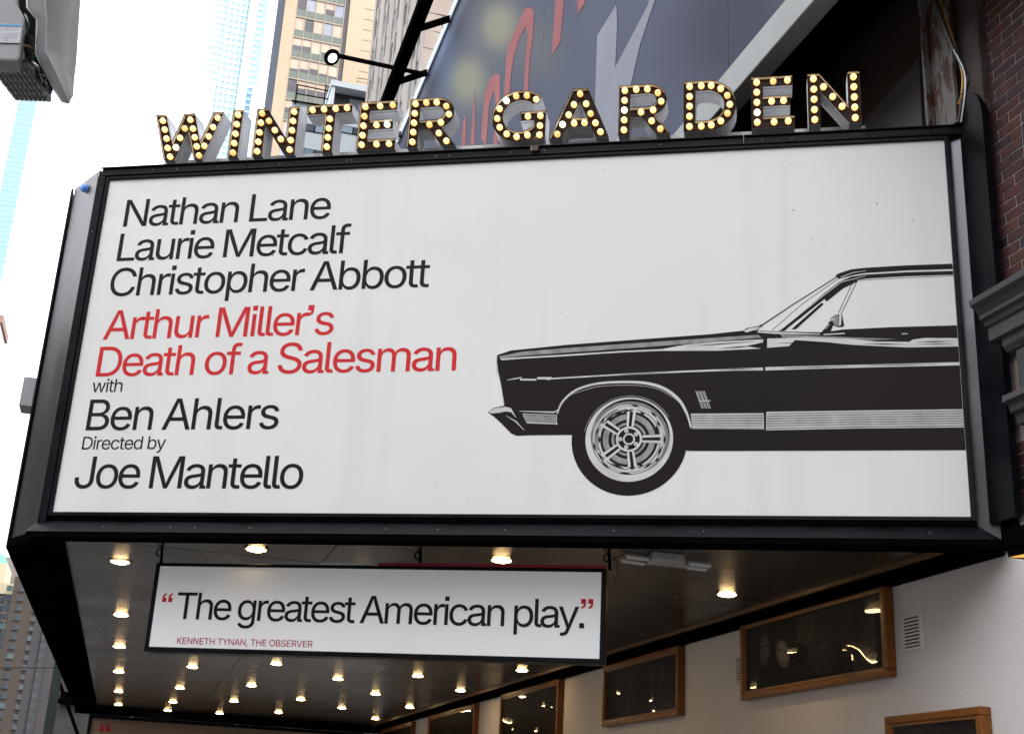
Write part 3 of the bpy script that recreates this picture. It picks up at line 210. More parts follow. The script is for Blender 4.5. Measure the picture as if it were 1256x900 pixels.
M_pdark = mat('portrait_dark', (.007, .006, .006), .6, spec=.05, var=.3)
M_pmid = mat('portrait_backdrop', (.030, .026, .026), .6, spec=.05, var=.25, scale=4)
M_glass = glass_mat('picture_glass')
_t = M_glass.node_tree; _n = _t.nodes.new('ShaderNodeTexNoise'); _n.inputs['Scale'].default_value = 1.6; _n.inputs['Detail'].default_value = 0
_g = _t.nodes.new('ShaderNodeNewGeometry'); _t.links.new(_g.outputs['Position'], _n.inputs['Vector'])
_b = _t.nodes.new('ShaderNodeBump'); _b.inputs['Strength'].default_value = .5; _b.inputs['Distance'].default_value = .03; _t.links.new(_n.outputs['Fac'], _b.inputs['Height'])
for _q in _t.nodes:
    if _q.type == 'BSDF_GLOSSY': _t.links.new(_b.outputs[0], _q.inputs['Normal'])
M_rust = mat('rusted_steel', (.15, .145, .135), .65, var=.2, scale=4, bump=.3, bscale=30, dirt=(.06, .018, .008), dirtpos=(.48, .53), stretch=(2, 2, .5))
M_conc = mat('stained_render', (.085, .066, .062), .8, var=.25, scale=2.5, bump=.15, dirt=(.05, .032, .030), dirtpos=(.45, .65))
M_dkwall = mat('shaded_gap_wall', (.060, .037, .026), .8, var=.6, scale=1.2, bump=.2, stretch=(1, .5, 2))  # brown wall darkened: shade behind the big billboard is in the colour
M_gusset = mat('gusset_board', (.11, .10, .095), .7, var=.1)
M_yel = mat('yellow_conduit', (.42, .23, .02), .45, var=.2, scale=12)
M_cab = mat('black_cable', (.012, .012, .012), .5, var=.1)
M_steel = mat('galvanised', (.42, .43, .44), .35, metal=.7, var=.1)

def rect_sheet(mb, u0, u1, v0, v1, off): mb.add([SP(u0, v0, off), SP(u1, v0, off), SP(u1, v1, off), SP(u0, v1, off)], [(0, 1, 2, 3)])

# ------------------------------------------------------------------ lettering from outline data
def bez(sp, k=5):
    out = []; n = len(sp)
    for i in range(n):
        a, b = sp[i], sp[(i+1) % n]
        p0, p1, p2, p3 = (a[2], a[3]), (a[4], a[5]), (b[0], b[1]), (b[2], b[3])
        d = abs((p1[0]-p0[0])*(p3[1]-p0[1])-(p1[1]-p0[1])*(p3[0]-p0[0]))+abs((p2[0]-p0[0])*(p3[1]-p0[1])-(p2[1]-p0[1])*(p3[0]-p0[0]))
        st = 1 if d < 30 else k
        for j in range(st):
            t = j/st; c = [(1-t)**3, 3*t*(1-t)**2, 3*t*t*(1-t), t**3]
            q = tuple(c[0]*p0[m]+c[1]*p1[m]+c[2]*p2[m]+c[3]*p3[m] for m in (0, 1))
            if not out or abs(out[-1][0]-q[0])+abs(out[-1][1]-q[1]) > .5: out.append(q)
    return out
def area(L): return sum(L[i][0]*L[(i+1) % len(L)][1]-L[(i+1) % len(L)][0]*L[i][1] for i in range(len(L)))/2
def inside(p, L):
    c = False
    for i in range(len(L)):
        a, b = L[i], L[(i+1) % len(L)]
        if (a[1] > p[1]) != (b[1] > p[1]) and p[0] < (b[0]-a[0])*(p[1]-a[1])/(b[1]-a[1])+a[0]: c = not c
    return c
def glyph_groups(ch):
    Ls = [bez(s) for s in GLYPH[ch][1]]
    if not Ls: return []
    sgn = area(max(Ls, key=lambda L: abs(area(L)))) > 0
    outs = [[L] for L in Ls if (area(L) > 0) == sgn]
    for L in Ls:
        if (area(L) > 0) != sgn:
            for g in outs:
                if inside(L[0], g[0]): g.append(L); break
    return outs
def text_width(t, k): return sum(GLYPH[c][0]+k for c in t)-k
def q_outline(flip):
    # square dot with a curved tail, two of them
    one = [(0, 0), (92, 0), (92, -88), (88, -128), (66, -160), (30, -178), (6, -182), (6, -150), (34, -140), (48, -118), (50, -88), (0, -88)]
    if flip: one = [(92-x, -182-y) for x, y in one]
    return one
GFILL = {}
def gfill(ch):
    if ch in GFILL: return GFILL[ch]
    if ch in '“”’':
        Ls = [[(x+20, y+509) for x, y in q_outline(ch == '“')]]
        if ch != '’': Ls.append([(x+140, y) for x, y in Ls[0]])
    else: Ls = [bez(s) for s in GLYPH[ch][1]]
    if ch in '.i':      # square dots
        kk = max(range(len(Ls)), key=lambda q: max(p[1] for p in Ls[q])); q = Ls[kk]; sg0 = area(q) > 0
        x0, x1 = min(p[0] for p in q)+5, max(p[0] for p in q)-5; y0, y1 = min(p[1] for p in q), max(p[1] for p in q)
        sq = [(x0, y0), (x1, y0), (x1, y1), (x0, y1)]; Ls[kk] = sq if sg0 else sq[::-1]
    if ch == 'a':       # the foot of the stem turns out along the baseline
        xr = max(p[0] for L in Ls for p in L); ft = [(xr-50, 0), (xr-22, -4), (xr+26, -3), (xr+34, 0), (xr+34, 42), (xr+14, 42), (xr+1, 50), (xr-2, 80), (xr-50, 80)]
        Ls.append(ft if area(max(Ls, key=lambda L: abs(area(L)))) > 0 else ft[::-1])
    big = max(Ls, key=lambda L: abs(area(L))) if Ls else None
    if big:     # a touch heavier than the book weight
        sg_ = 1 if area(big) > 0 else -1; L2 = []
        for L in Ls:
            Q = []; n = len(L)
            for i in range(n):
                a, p, b = Vector(L[i-1]), Vector(L[i]), Vector(L[(i+1) % n]); d1 = (p-a).normalized(); d2 = (b-p).normalized(); t = d1+d2
                if t.length < .1: Q.append(tuple(p)); continue
                nn = Vector((t.y, -t.x)).normalized()*sg_; k_ = min(1.5, 1/max(.4, nn.dot(Vector((d1.y, -d1.x))*sg_))); Q.append(tuple(p+nn*1.6*k_))
            L2.append(Q)
        Ls = L2
    vs, es = [], []
    for L in Ls:
        o = len(vs); vs += [Vector(p) for p in L]; es += [(o+i, o+(i+1) % len(L)) for i in range(len(L))]
    if not vs: GFILL[ch] = ([], []); return GFILL[ch]
    V, _, F = delaunay_2d_cdt(vs, es, [], 0, 1e-5)[:3]
    keep = []
    for f in F:
        c = sum((V[i] for i in f), Vector((0, 0)))/len(f); wn = 0
        for L in Ls:
            for i in range(len(L)):
                a, b = L[i], L[(i+1) % len(L)]
                cr_ = (b[0]-a[0])*(c.y-a[1])-(c.x-a[0])*(b[1]-a[1])
                if a[1] <= c.y < b[1] and cr_ > 0: wn += 1
                elif b[1] <= c.y < a[1] and cr_ < 0: wn -= 1
        if wn: keep.append(tuple(f))
    GFILL[ch] = ([(v.x, v.y) for v in V], keep); return GFILL[ch]
def lettering(txt, u_a, u_b, v, cap, off, mat_, parent, sx=None, label=None, name='lettering'):
    # letters as thin ink sheets; spacing closed up so the line fills u_a..u_b
    s = cap/509.0; sx = sx or 1.055
    first, last = GLYPH[txt[0]], GLYPH[txt[-1]]
    lx = min(p[2] for sp in first[1] for p in sp); rx = max(p[2] for sp in last[1] for p in sp)
    nat = sum(GLYPH[c][0] for c in txt[:-1])-lx+rx
    k = ((u_b-u_a)/(s*sx)-nat)/(len(txt)-1)
    mb = MB(); x = -lx
    for c in txt:
        gv, gf = gfill(c); mb.add([SP(u_a+(p[0]+x)*s*sx, v+p[1]*s, off) for p in gv], gf)
        x += GLYPH[c][0]+k
    return mb.build(name, mat_, parent, label=label)

# ------------------------------------------------------------------ the marquee
BW, V0, V1 = 6.523, 2.019, 4.787        # billboard width, foot, head
A0, A1, B0, B1 = -.10, 6.66, 1.83, 4.90 # outer frame
SOF = 1.85
mq = thing('marquee', 'big black theatre marquee with the white billboard of names and a vintage car', 'marquee', (2.1, 12, 1.85))
nt_ = M_panel.node_tree; bs0 = nt_.nodes['Principled BSDF']; s0_ = bs0.inputs['Base Color'].links[0].from_socket
ge_ = nt_.nodes.new('ShaderNodeNewGeometry')
for sc_, thr_, col_, st_ in ((34, .745, (.30, .29, .27), (1, 1, 1)), (.9, .52, (.735, .735, .735), (3, 3, .10))):
    mp_ = nt_.nodes.new('ShaderNodeMapping'); mp_.inputs['Scale'].default_value = st_; nt_.links.new(ge_.outputs['Position'], mp_.inputs[0])
    nz_ = nt_.nodes.new('ShaderNodeTexNoise'); nz_.inputs['Scale'].default_value = sc_; nz_.inputs['Detail'].default_value = 3; nt_.links.new(mp_.outputs[0], nz_.inputs['Vector'])
    rp_ = nt_.nodes.new('ShaderNodeMapRange'); rp_.inputs['From Min'].default_value = thr_; rp_.inputs['From Max'].default_value = thr_+(.02 if sc_ == 34 else .2); nt_.links.new(nz_.outputs['Fac'], rp_.inputs[0])
    mx_ = nt_.nodes.new('ShaderNodeMix'); mx_.data_type = 'RGBA'; nt_.links.new(rp_.outputs[0], mx_.inputs['Factor']); nt_.links.new(s0_, mx_.inputs['A']); mx_.inputs['B'].default_value = (*col_, 1); s0_ = mx_.outputs['Result']
nt_.links.new(s0_, bs0.inputs['Base Color'])
for ua, ub in ((0, 3.278), (3.278, BW)):
    b = MB(); rect_sheet(b, ua+.0008, ub-.0008, V0, V1, random.uniform(-.0003, .0003)); b.build('billboard_panel', M_panel, mq)
b = MB(); rect_sheet(b, 0, BW, V0, V1, -.002); b.build('panel_backing', M_panel, mq)
# frame: flat inner lip, then bevelled band to the outer edge
def bev(mb, q0, q1): mb.add([SP(*q0[0]), SP(*q0[1]), SP(*q1[1]), SP(*q1[0])], [(0, 1, 2, 3)])
fr = .035
def lip_ring(mb, a0, a1, b0, b1, t0, t1, d0, d1):
    mb.sbox(a0-t0, a0, b0-t1, b1+t1, d0, d1); mb.sbox(a1, a1+t0, b0-t1, b1+t1, d0, d1)
    mb.sbox(a0, a1, b0-t1, b0, d0, d1); mb.sbox(a0, a1, b1, b1+t1, d0, d1)
b = MB(); lip_ring(b, 0, BW, V0, V1, .03, .03, -.04, .02); b.build('inner_frame', M_blk, mq, bevel=.004)
b = MB(); pass
for ua, ub in ((A0+.02, 1.18), (1.184, 3.528), (3.532, 5.1), (5.104, 6.645)):
    b = MB(); b.sbox(ua, ub, V1+.031, B1-.013, -.10, .012); b.sbox(ua, ub, V1+.031, V1+.043, .0125, .03); b.sbox(ua, ub, B1-.0125, B1, -.12, .03); b.build('top_rail', M_blk, mq, bevel=.004)
b = MB()
for k in range(26):
    e_ = random.random(); uu = random.uniform(-.02, 6.6); 
    if e_ < .45: b.lathe([(.0034, 0), (.0034, .003), (0, .004)], SP(uu, V1+.07, .012), N, 6)
    elif e_ < .9: b.lathe([(.0034, 0), (.0034, .003), (0, .004)], SP(uu, 1.90, .055), N, 6)
    else: b.lathe([(.0034, 0), (.0034, .003), (0, .004)], SP(-.065, random.uniform(2, 4.7), .03), N, 6)
b.build('screw_heads', M_steel, mq, kind='stuff')
b = MB(); b.sbox(A0, -.031, B0, V1+.03, -.10, .03); b.build('left_rail', M_blk, mq, bevel=.006)
b = MB(); b.hexa(SP(-.03, V0-.031, -.04), SP(BW+.03, V0-.031, -.04), SP(BW+.03, V0-.031, .0), SP(-.03, V0-.031, .0), SP(-.03, 1.965, -.1), SP(BW+.03, 1.965, -.1), SP(BW+.03, 1.96, -.02), SP(-.03, 1.96, -.02))
b.hexa(SP(-.1, 1.955, -.1), SP(A1-.08, 1.955, -.1), SP(A1-.08, 1.955, .0), SP(-.1, 1.955, .0), SP(-.14, 1.852, -.1), SP(A1, 1.852, -.1), SP(A1, 1.852, .10), SP(-.14, 1.852, .10))
b.build('bottom_rail', M_blk, mq, bevel=.005)
b = MB(); b.hexa(SP(BW+.0305, V0-.03, -.06), SP(BW+.031, V1+.03, -.06), SP(BW+.04, V1+.03, -.06), SP(BW+.04, V0-.03, -.06), SP(BW+.031, V0-.03, -.01), SP(BW+.031, V1+.03, -.01), SP(BW+.04, V1+.03, -.01), SP(BW+.04, V0-.03, -.01))
b.build('right_rail', M_blk, mq)
b = MB(); b.hexa(SP(BW+.042, V0-.05, -.035), SP(BW+.042, V1+.02, -.035), SP(BW+.175, V1+.12, .01), SP(BW+.175, B0+.04, .01), SP(BW+.042, V0-.05, -.12), SP(BW+.042, V1+.02, -.12), SP(BW+.175, V1+.12, -.12), SP(BW+.175, B0+.04, -.12))
b.build('right_flashing', M_zinc, mq, label='weathered grey metal flashing beside the billboard')
# left chamfer and street side
C0 = SP(A0-.02, 0, -.02); C1 = Vector((-1.055, 10.42, 0)); C2 = Vector((-1.08, 10.5, 0))
def vv(p, z): return Vector((p.x, p.y, z))
b = MB(); b.hexa(vv(C0, 1.86), vv(C1, 1.86), vv(C1, 4.86), vv(C0, 4.90), vv(C0, 1.86)+Vector((.06, .06, 0)), vv(C1, 1.86)+Vector((.06, .06, 0)), vv(C1, 4.86)+Vector((.06, .06, 0)), vv(C0, 4.9)+Vector((.06, .06, 0)))
b.build('corner_panel', M_zinc, mq, label='weathered grey metal corner panel')
b = MB(); b.box(-1.085, -1.07, 10.43, 28.3, 1.86, 4.86); b.build('street_side_panel', M_blk, mq)
b = MB(); b.lathe([(0.0, 0), (.036, 0), (.038, .012), (.028, .03), (0, .036)], on_y(104.5, 231, 10.24), (-.75, -.6, -.1), 14); b.build('indicator_lamp', mat('blue_lens', (.10, .28, .75), .15, var=.1, emit=(.1, .3, .9), estr=.05), mq, smooth=True)
# bottom border boards, far end, body
b = MB()
b.hexa(SP(-.14, 1.81, .09), SP(A1+.02, 1.81, .09), SP(A1+.02, 1.81, -.13), SP(.02, 1.81, -.06), SP(-.14, 1.851, .09), SP(A1+.02, 1.851, .09), SP(A1+.02, 1.851, -.13), SP(.02, 1.851, -.06))
b.build('front_border', M_blk2, mq, bevel=.004)
b = MB(); b.hexa((-1.085, 10.43, 1.80), (-.9, 10.05, 1.80), (-.66, 10.08, 1.80), (-.66, 28.3, 1.80), (-1.085, 10.43, 1.859), (-.9, 10.05, 1.859), (-.66, 10.08, 1.859), (-.66, 28.3, 1.859))
b.add([(-1.085, 10.43, 1.80), (-1.085, 28.3, 1.80), (-.66, 28.3, 1.80)], [(0, 1, 2)]); b.build('street_border', M_blk2, mq)
b = MB(); b.box(-1.08, 5.24, 28.3, 28.6, 1.70, 4.86); b.build('far_end_panel', M_blk2, mq)
b = MB(); b.box(5.02, 5.243, 6.95, 28.3, 1.80, 1.868); b.box(5.13, 5.243, 6.97, 28.3, 1.775, 1.7995); b.build('wall_angle', M_blk2, mq, bevel=.005)
b = MB(); b.box(4.985, 5.015, 7.3, 28.2, 1.822, 1.862); b.build('trim_reflection_bar', mat('trim_reflection_brown', (.16, .075, .025), .4, var=.25, scale=6), mq)  # brown bar stands in for the wood trim's reflection in the soffit
b = MB(); b.add([vv(C0, 4.84), vv(C1, 4.84), (-1.05, 28.3, 4.84), (5.24, 28.3, 4.84), (5.24, 6.95, 4.84), SP(A1, 4.84)], [(0, 1, 2, 3, 4, 5)]); b.add([(-1.05, 10.5, 1.93), (-1.05, 28.3, 1.93), (5.24, 28.3, 1.93), (5.24, 7.2, 1.93)], [(0, 1, 2, 3)])
b.build('roof_deck', M_blk2, mq)
# soffit sheets, laid between the lamps with open joints
ys = [7.0+3.05*i for i in range(8)]; xs = [-.66, 1.28, 3.22, 5.0]
def front_y(x): return 10.03-.5105*(x+.66)
for i in range(len(xs)-1):
    for j in range(len(ys)-1):
        x0, x1 = xs[i]+.004, xs[i+1]-.004; y0, y1 = ys[j]+.004, ys[j+1]-.004
        f0, f1 = front_y(x0), front_y(x1)
        if y1 <= f1: continue
        poly = []
        for x, f in ((x0, f0), (x1, f1)): poly.append((x, max(y0, f)))
        if y1 < f0:
            xc = x0+(f0-y1)/.5105; P = [(xc, y1), (x1, max(y0, f1)), (x1, y1)]
        elif y0 > f1 and y0 < f0:
            xc = x0+(f0-y0)/.5105; P = [(x0, f0), (xc, y0), (x1, y0), (x1, y1), (x0, y1)]
        else: P = [(x0, max(y0, f0)), (x1, max(y0, f1)), (x1, y1), (x0, y1)]
        dz = random.uniform(-.0015, .0015); b = MB(); b.prism([P], lambda a, c, d: Vector((a, c, d+dz)), 1.853, 1.868); b.build('soffit_panel', M_soffit, mq)
b = MB(); b.box(-.7, 5.1, 10.3, 28.3, 1.875, 1.89); b.add([(-.7, 10.02, 1.88), (5.1, 7.06, 1.88), (5.1, 10.3, 1.88), (-.7, 10.3, 1.88)], [(0, 1, 2, 3)]); b.build('soffit_backing', M_blk2, mq)
b = MB(); b.sbox(.34, 6.0, B1-.02, sg(580, 178.5, -.2)[1], -.29, -.20); b.build('letter_raceway', M_white, mq, bevel=.004)
b = MB(); b.sbox(A1+.045, A1+.32, 1.86, 4.99, -.30, -.13); b.build('end_box', M_blk, mq, bevel=.01)
b = MB(); b.sbox(3.50, 3.56, B1-.055, B1-.01, .036, .05); b.build('rail_bracket', M_rust, mq)
# names on the billboard
rows = [('Nathan Lane', .183, 1.926, 4.362, M_ink, .240), ('Laurie Metcalf', .176, 2.112, 4.060, M_ink, .240), ('Christopher Abbott', .158, 2.768, 3.757, M_ink, .240),
        ('Arthur Miller’s', .170, 2.050, 3.392, M_red, .243), ('Death of a Salesman', .162, 3.018, 3.088, M_red, .243), ('with', .150, .402, 2.960, M_ink, .104),
        ('Ben Ahlers', .154, 1.698, 2.655, M_ink, .245), ('Directed by', .148, .828, 2.504, M_ink, .100), ('Joe Mantello', .134, 1.936, 2.203, M_ink, .245)]
for t, a, c, v, m, cap in rows: lettering(t, a, c, v, cap, .0012, m, mq)

# ------------------------------------------------------------------ printed car on the billboard
def cpoly(mb, pts, off): mb.prism([[sg(x, y) for x, y in pts]], lambda a, c, d: SP(a, c, d), None, off)
def cstroke(mb, pts, wd, off):
    n = len(pts); wd = list(wd) if isinstance(wd, (list, tuple)) else [wd]*n
    if n > 6:       # smooth curve through the points
        q, wq = [], []
        for i in range(n-1):
            p0_, p1_, p2_, p3_ = pts[max(i-1, 0)], pts[i], pts[i+1], pts[min(i+2, n-1)]
            for k in range(5):
                t = k/5; q.append(tuple(.5*(2*p1_[m]+(p2_[m]-p0_[m])*t+(2*p0_[m]-5*p1_[m]+4*p2_[m]-p3_[m])*t*t+(3*p1_[m]-p0_[m]-3*p2_[m]+p3_[m])*t**3) for m in (0, 1))); wq.append(wd[i]*(1-t)+wd[i+1]*t)
        pts = q+[pts[-1]]; wd = wq+[wd[-1]]; n = len(pts)
    L, R = [], []
    for i, (x, y) in enumerate(pts):
        a, c = pts[max(i-1, 0)], pts[min(i+1, n-1)]; dx, dy = c[0]-a[0], c[1]-a[1]; l = math.hypot(dx, dy) or 1
        nx, ny = -dy/l*wd[i]/2, dx/l*wd[i]/2; L.append(SP(*sg(x+nx, y+ny), off)); R.append(SP(*sg(x-nx, y-ny), off))
    mb.add(L+R, [(i, i+1, n+i+1, n+i) for i in range(n-1)])
def redge(y): return 1158+(y-172)*(33/463)-.6   # billboard's right edge
body = [(609.7, 435.4), (627, 429.8), (694, 423), (787, 416), (870, 410), (911, 405.6), (916, 402.5), (936, 398.5), (934, 401), (922, 405), (957, 406.5), (1010, 407.6), (1033, 404.2), (1092, 401.3), (redge(399), 399),
        (redge(552), 552), (900, 553), (846, 553), (700, 533.5), (694.9, 533.3), (649, 533.8), (634, 534.5), (627, 531.5), (613.4, 517.7), (606, 511), (598.6, 505.8), (604.8, 500.3), (618.2, 497.6), (613.4, 469.6), (609.2, 454.8), (608.6, 443)]
car = MB(); cpoly(car, body, .0012)
HU, HV = sg(771.5, 538.5)
qa, qb = sg(698.6, 538.7), sg(773.9, 607.8)
TR = HV-qb[1]
def ring(mb, r1, r0_, off, a0=0, a1=360, cu=None, cv=None, n=72):
    cu = HU if cu is None else cu; cv = HV if cv is None else cv; vs = []; fs = []
    for k in range(n+1):
        t = math.radians(a0+(a1-a0)*k/n)
        for r in (r0_, r1): vs.append(SP(cu+r*math.cos(t), cv+r*math.sin(t), off))
    mb.add(vs, [(2*k, 2*k+1, 2*k+3, 2*k+2) for k in range(n)])
ring(car, TR, .0, .0016)
# roof, pillar and window bars in black
cpoly(car, [(1024.5, 338.7), (1028, 335.6), (1044, 330.4), (1060, 328.6), (1110, 325.6), (redge(323.6), 323.6), (redge(330), 330), (1110, 332), (1062, 335), (1048, 337.3), (1036, 340.5), (1029, 342.2)], .0012)
cpoly(car, [(955, 406), (961, 402), (1012, 359), (1030, 345.5), (1044, 339.5), (1060, 337), (1110, 334), (redge(332.4), 332.4), (redge(337), 337), (1110, 339), (1062, 341.8), (1048, 344), (1034, 350.5), (1015, 364), (966, 402.5), (962, 406)], .0012)
cpoly(car, [(970.5, 404), (1007.5, 371.5), (1010.5, 373), (976, 404)], .0012)
cpoly(car, [(1011, 366.5), (1031, 350.8), (1051, 343), (1052, 345.3), (1034, 354), (1014, 370)], .0012)
cstroke(car, [(928, 401.5), (936, 398), (975, 372), (1026, 340)], [1.6, 1.6, 1.3, 1.2], .0012)
cstroke(car, [(928, 405), (934, 400)], .8, .0012); cstroke(car, [(946.7, 405), (985, 372), (1028, 342)], .6, .0012)
cstroke(car, [(1045.2, 347.5), (1028.5, 384)], .8, .0012); cstroke(car, [(1051, 345.5), (1032, 384.5)], .8, .0012)
cstroke(car, [(1052, 344), (1110, 340.8), (redge(338.5), 338.3)], .5, .0012)
cpoly(car, [(1019, 390.5), (1024, 386.5), (1033, 385), (1035.5, 400), (1029, 401.5), (1022, 399), (1018.5, 407.8), (1007, 408), (1015.5, 398)], .0014)
car.build('car_print', M_carbody, mq, label='dark silhouette of the printed vintage car')
hi = MB()
T1 = .0030
cstroke(hi, [(671, 466.6), (677, 464.4), (765, 459.2), (838, 455.8), (900, 453.4), (936, 452.6)], [.5, 1.6, 1.7, 2.0, 2.4, 3.6], T1)
cstroke(hi, [(938.8, 452.4), (1000, 450.6), (1080, 448.6), (redge(446), 446.2)], [4.2, 3.6, 3.6, 4.0], T1)
cstroke(hi, [(622, 466.2), (632, 464.4), (640, 463)], [.4, 1.4, 1.2], T1); cstroke(hi, [(638, 465.6), (658, 465.8)], 2.2, T1); cstroke(hi, [(659, 463.9), (677, 464)], 2.8, T1)
arch = [(683.5, 507), (686, 500), (690, 492.5), (699, 483.5), (712, 476), (733, 470.5), (760, 468.6), (787, 469.3), (807, 473.5), (822, 481), (834, 492), (841, 504), (844.5, 513), (847.5, 524)]
cstroke(hi, arch, [1.6, 1.8, 2, 2.3, 2.5, 2.7, 2.9, 3.2, 3.6, 3.8, 3.6, 3.2, 2.4, 2.2], T1)
# hood and shoulder reflections
cpoly(hi, [(613, 440), (640, 438), (690, 435.2), (760, 430.6), (812, 428.2), (840, 423), (870, 420), (900, 418.2), (936, 416.2), (936, 420), (915, 424.6), (934, 427.6), (880, 430.2), (812, 430.4), (760, 432.4), (690, 437.2), (640, 440), (616, 442)], T1)
cpoly(hi, [(941, 415.4), (990, 414), (1040, 415.6), (1075, 419), (1115, 419.4), (1120, 416.5), (1135, 414.6), (redge(415), 414.8), (redge(425), 425), (1115, 426.2), (1080, 424.8), (1045, 423), (1010, 419.5), (975, 417.2), (968, 424.5), (941, 426.8)], T1)
cpoly(hi, [(912, 405.6), (920, 402.6), (933, 400.4), (929, 403.8), (915, 408)], T1); cpoly(hi, [(929, 406.2), (957, 407.4), (1006, 409.4), (1006, 410.6), (950, 409.6), (930, 408)], T1); cstroke(hi, [(1010, 410.5), (1036, 409)], 1.4, T1); cstroke(hi, [(1106, 409.6), (1113, 409.4)], 1.2, T1)
cstroke(hi, [(957.5, 404.6), (1012, 361), (1032, 346), (1062, 338.6)], [.6, .9, .9, .5], T1)
cstroke(hi, [(1031, 340.4), (1046, 334.6), (1062, 332.4)], [1.0, .9, .5], T1)
# rocker mouldings
for k in range(6):
    y0 = 508.6+k*3.0
    cstroke(hi, [(847.5+k*.3, y0), (936.5, y0-.7+k*.25)], 1.5 if k in (0, 5) else 1.0, T1)
for k in range(8):
    a, c_, d_ = 506+k*3.02, 504.3+k*2.95, 502.6+k*3.0
    cstroke(hi, [(940, a), (1050, c_), (redge(d_), d_)], 1.5 if k in (0, 6) else 1.05, T1)
cstroke(hi, [(937, 507), (936.6, 527)], .8, T1); cstroke(hi, [(940.4, 505.6), (940, 527.4)], .9, T1)
cstroke(hi, [(637, 504.3), (680, 505.6), (684, 503)], [.6, 1.8, 1.0], T1); cstroke(hi, [(641.5, 507.6), (682, 509)], .8, T1); cstroke(hi, [(646, 518.3), (684, 519.8)], 1.4, T1); cstroke(hi, [(641.5, 507.8), (646.5, 518.4)], .8, T1); cstroke(hi, [(682.8, 509), (682.5, 519)], .8, T1)
# bumper chrome
cpoly(hi, [(599.2, 505.9), (605.5, 501), (620, 498.8), (627, 500.6), (631, 508), (633.5, 513), (627, 505.5), (620, 504.6), (612, 506.4), (603, 507)], T1); cstroke(hi, [(621, 510), (633, 517), (643, 527.8)], [.4, 1.5, .5], T1)
cstroke(hi, [(609.6, 436), (609, 444), (610.6, 456), (614.2, 472), (618.5, 496)], [.6, 1.2, 1.2, .9, .6], T1)
for k in range(3):   # side louvre badge
    x0 = 854.4+k*4.2
    for dx in (-.9, .9): cstroke(hi, [(x0+dx, 479.6), (x0+7.6+dx, 501)], .75, T1)
cstroke(hi, [(858, 491.5), (871.5, 491.5)], 1, T1)
cpoly(hi, [(1029, 386.4), (1032.6, 385.6), (1031.5, 399), (1028.6, 400)], T1); cstroke(hi, [(1017, 394), (1023.5, 391)], 1.6, T1); cstroke(hi, [(1012, 404), (1018, 397.5)], .6, T1)
# whitewall and wheel
def px2r(px): return abs(HU-sg(771.5-px, 538.5)[0])
WO = px2r(53.4)
du, dv = -.004, -.012
vs, fs = [], []
for k in range(97):
    t = 2*math.pi*k/96; thick = .045*(.55-.45*math.sin(t+.35))
    for r in (WO, WO-thick-.006): vs.append(SP(HU+r*math.cos(t), HV+r*math.sin(t), T1))
hi.add(vs, [(2*k, 2*k+1, 2*k+3, 2*k+2) for k in range(96)])
ring(hi, WO*.82, WO*.795, T1); ring(hi, WO*.775, WO*.735, T1, 200, 470); ring(hi, WO*.70, WO*.66, T1, 20, 350)
for a in (86, 0, -82, -142, 146):
    t = math.radians(a); cx, sx_ = math.cos(t), math.sin(t)
    for o in (-.075, .075):
        P = [(r*WO*cx-oo*WO*sx_, r*WO*sx_+oo*WO*cx) for r, oo in ((.30, o*.75-.024), (.30, o*.75+.024), (.74, o+.034), (.74, o-.034))]
        hi.prism([[(HU+x, HV+y) for x, y in P]], lambda a_, c_, d: SP(a_, c_, d), None, T1+.0012)
ring(hi, WO*.30, WO*.25, T1+.001, n=30); ring(hi, WO*.14, WO*.10, T1+.001, n=20)
for k in range(5):
    t = math.radians(36+72*k); ring(hi, WO*.05, WO*.015, T1+.001, cu=HU+.2*WO*math.cos(t), cv=HV+.2*WO*math.sin(t), n=10)
hi.build('car_chrome_print', M_hi, mq, label='white highlights of the printed car')
md = MB(); T2 = .0018
for a0, a1 in ((8, 78), (94, 138), (154, 210), (226, 270), (286, 352)):
    ring(md, WO*.60, WO*.47, T2+.0008, a0+3, a1-3, n=16); ring(md, WO*.40, WO*.345, T2+.0008, a0+4, a1-6, n=12)
ring(md, WO*.90, WO*.875, T2+.0008); ring(md, WO*.865, WO*.70, T2+.0004); ring(md, WO*1.045, WO*1.03, T2+.0004, 30, 170)
cstroke(md, [(x+1.8*(.2 if i < 5 else -.2), y+3.8 if 3 < i < 10 else y+1.5) for i, (x, y) in enumerate(arch)], 1.0, T2+.0005)
cpoly(md, [(642.5, 508.5), (682, 510), (682, 518.5), (647, 517.5)], T2); cpoly(md, [(847, 507), (936.5, 506.4), (936.2, 526.6), (849, 526)], T2)
cpoly(md, [(940, 505), (redge(502), 501.8), (redge(524), 524), (940, 527)], T2)
cpoly(md, [(612, 437), (640, 431.5), (700, 426.5), (800, 419.5), (930, 410.6), (934, 414), (840, 422), (760, 428), (640, 436.4), (614, 440)], T2)
cpoly(md, [(957, 410), (1010, 412.5), (1100, 416), (1040, 418), (960, 414)], T2); cpoly(md, [(1019.6, 391), (1024, 387.5), (1028, 386.6), (1027.5, 400), (1023, 397.6)], T2)
md.build('car_midtone_print', M_hi2, mq, label='grey mid tones of the printed car')
dk = MB(); T3 = .0048
for x0, y0, x1, y1, wd in ((700, 432.6, 800, 427, .8), (850, 424.4, 925, 419, 1.1), (880, 427.8, 932, 423.6, 1.3), (955, 421, 1020, 420.3, 1.2), (1060, 421.6, 1110, 422.6, 1.0), (1125, 419.6, 1168, 418.8, 1.2), (1126, 422.4, 1169, 422, .8), (960, 451.6, 1040, 449.4, .9), (1060, 448.4, 1150, 446.6, .7), (880, 453.6, 925, 452.4, .7), (760, 459.6, 820, 456.6, .5)):
    cstroke(dk, [(x0, y0), ((x0+x1)/2, (y0+y1)/2), (x1, y1)], [.2, wd, .2], T3)
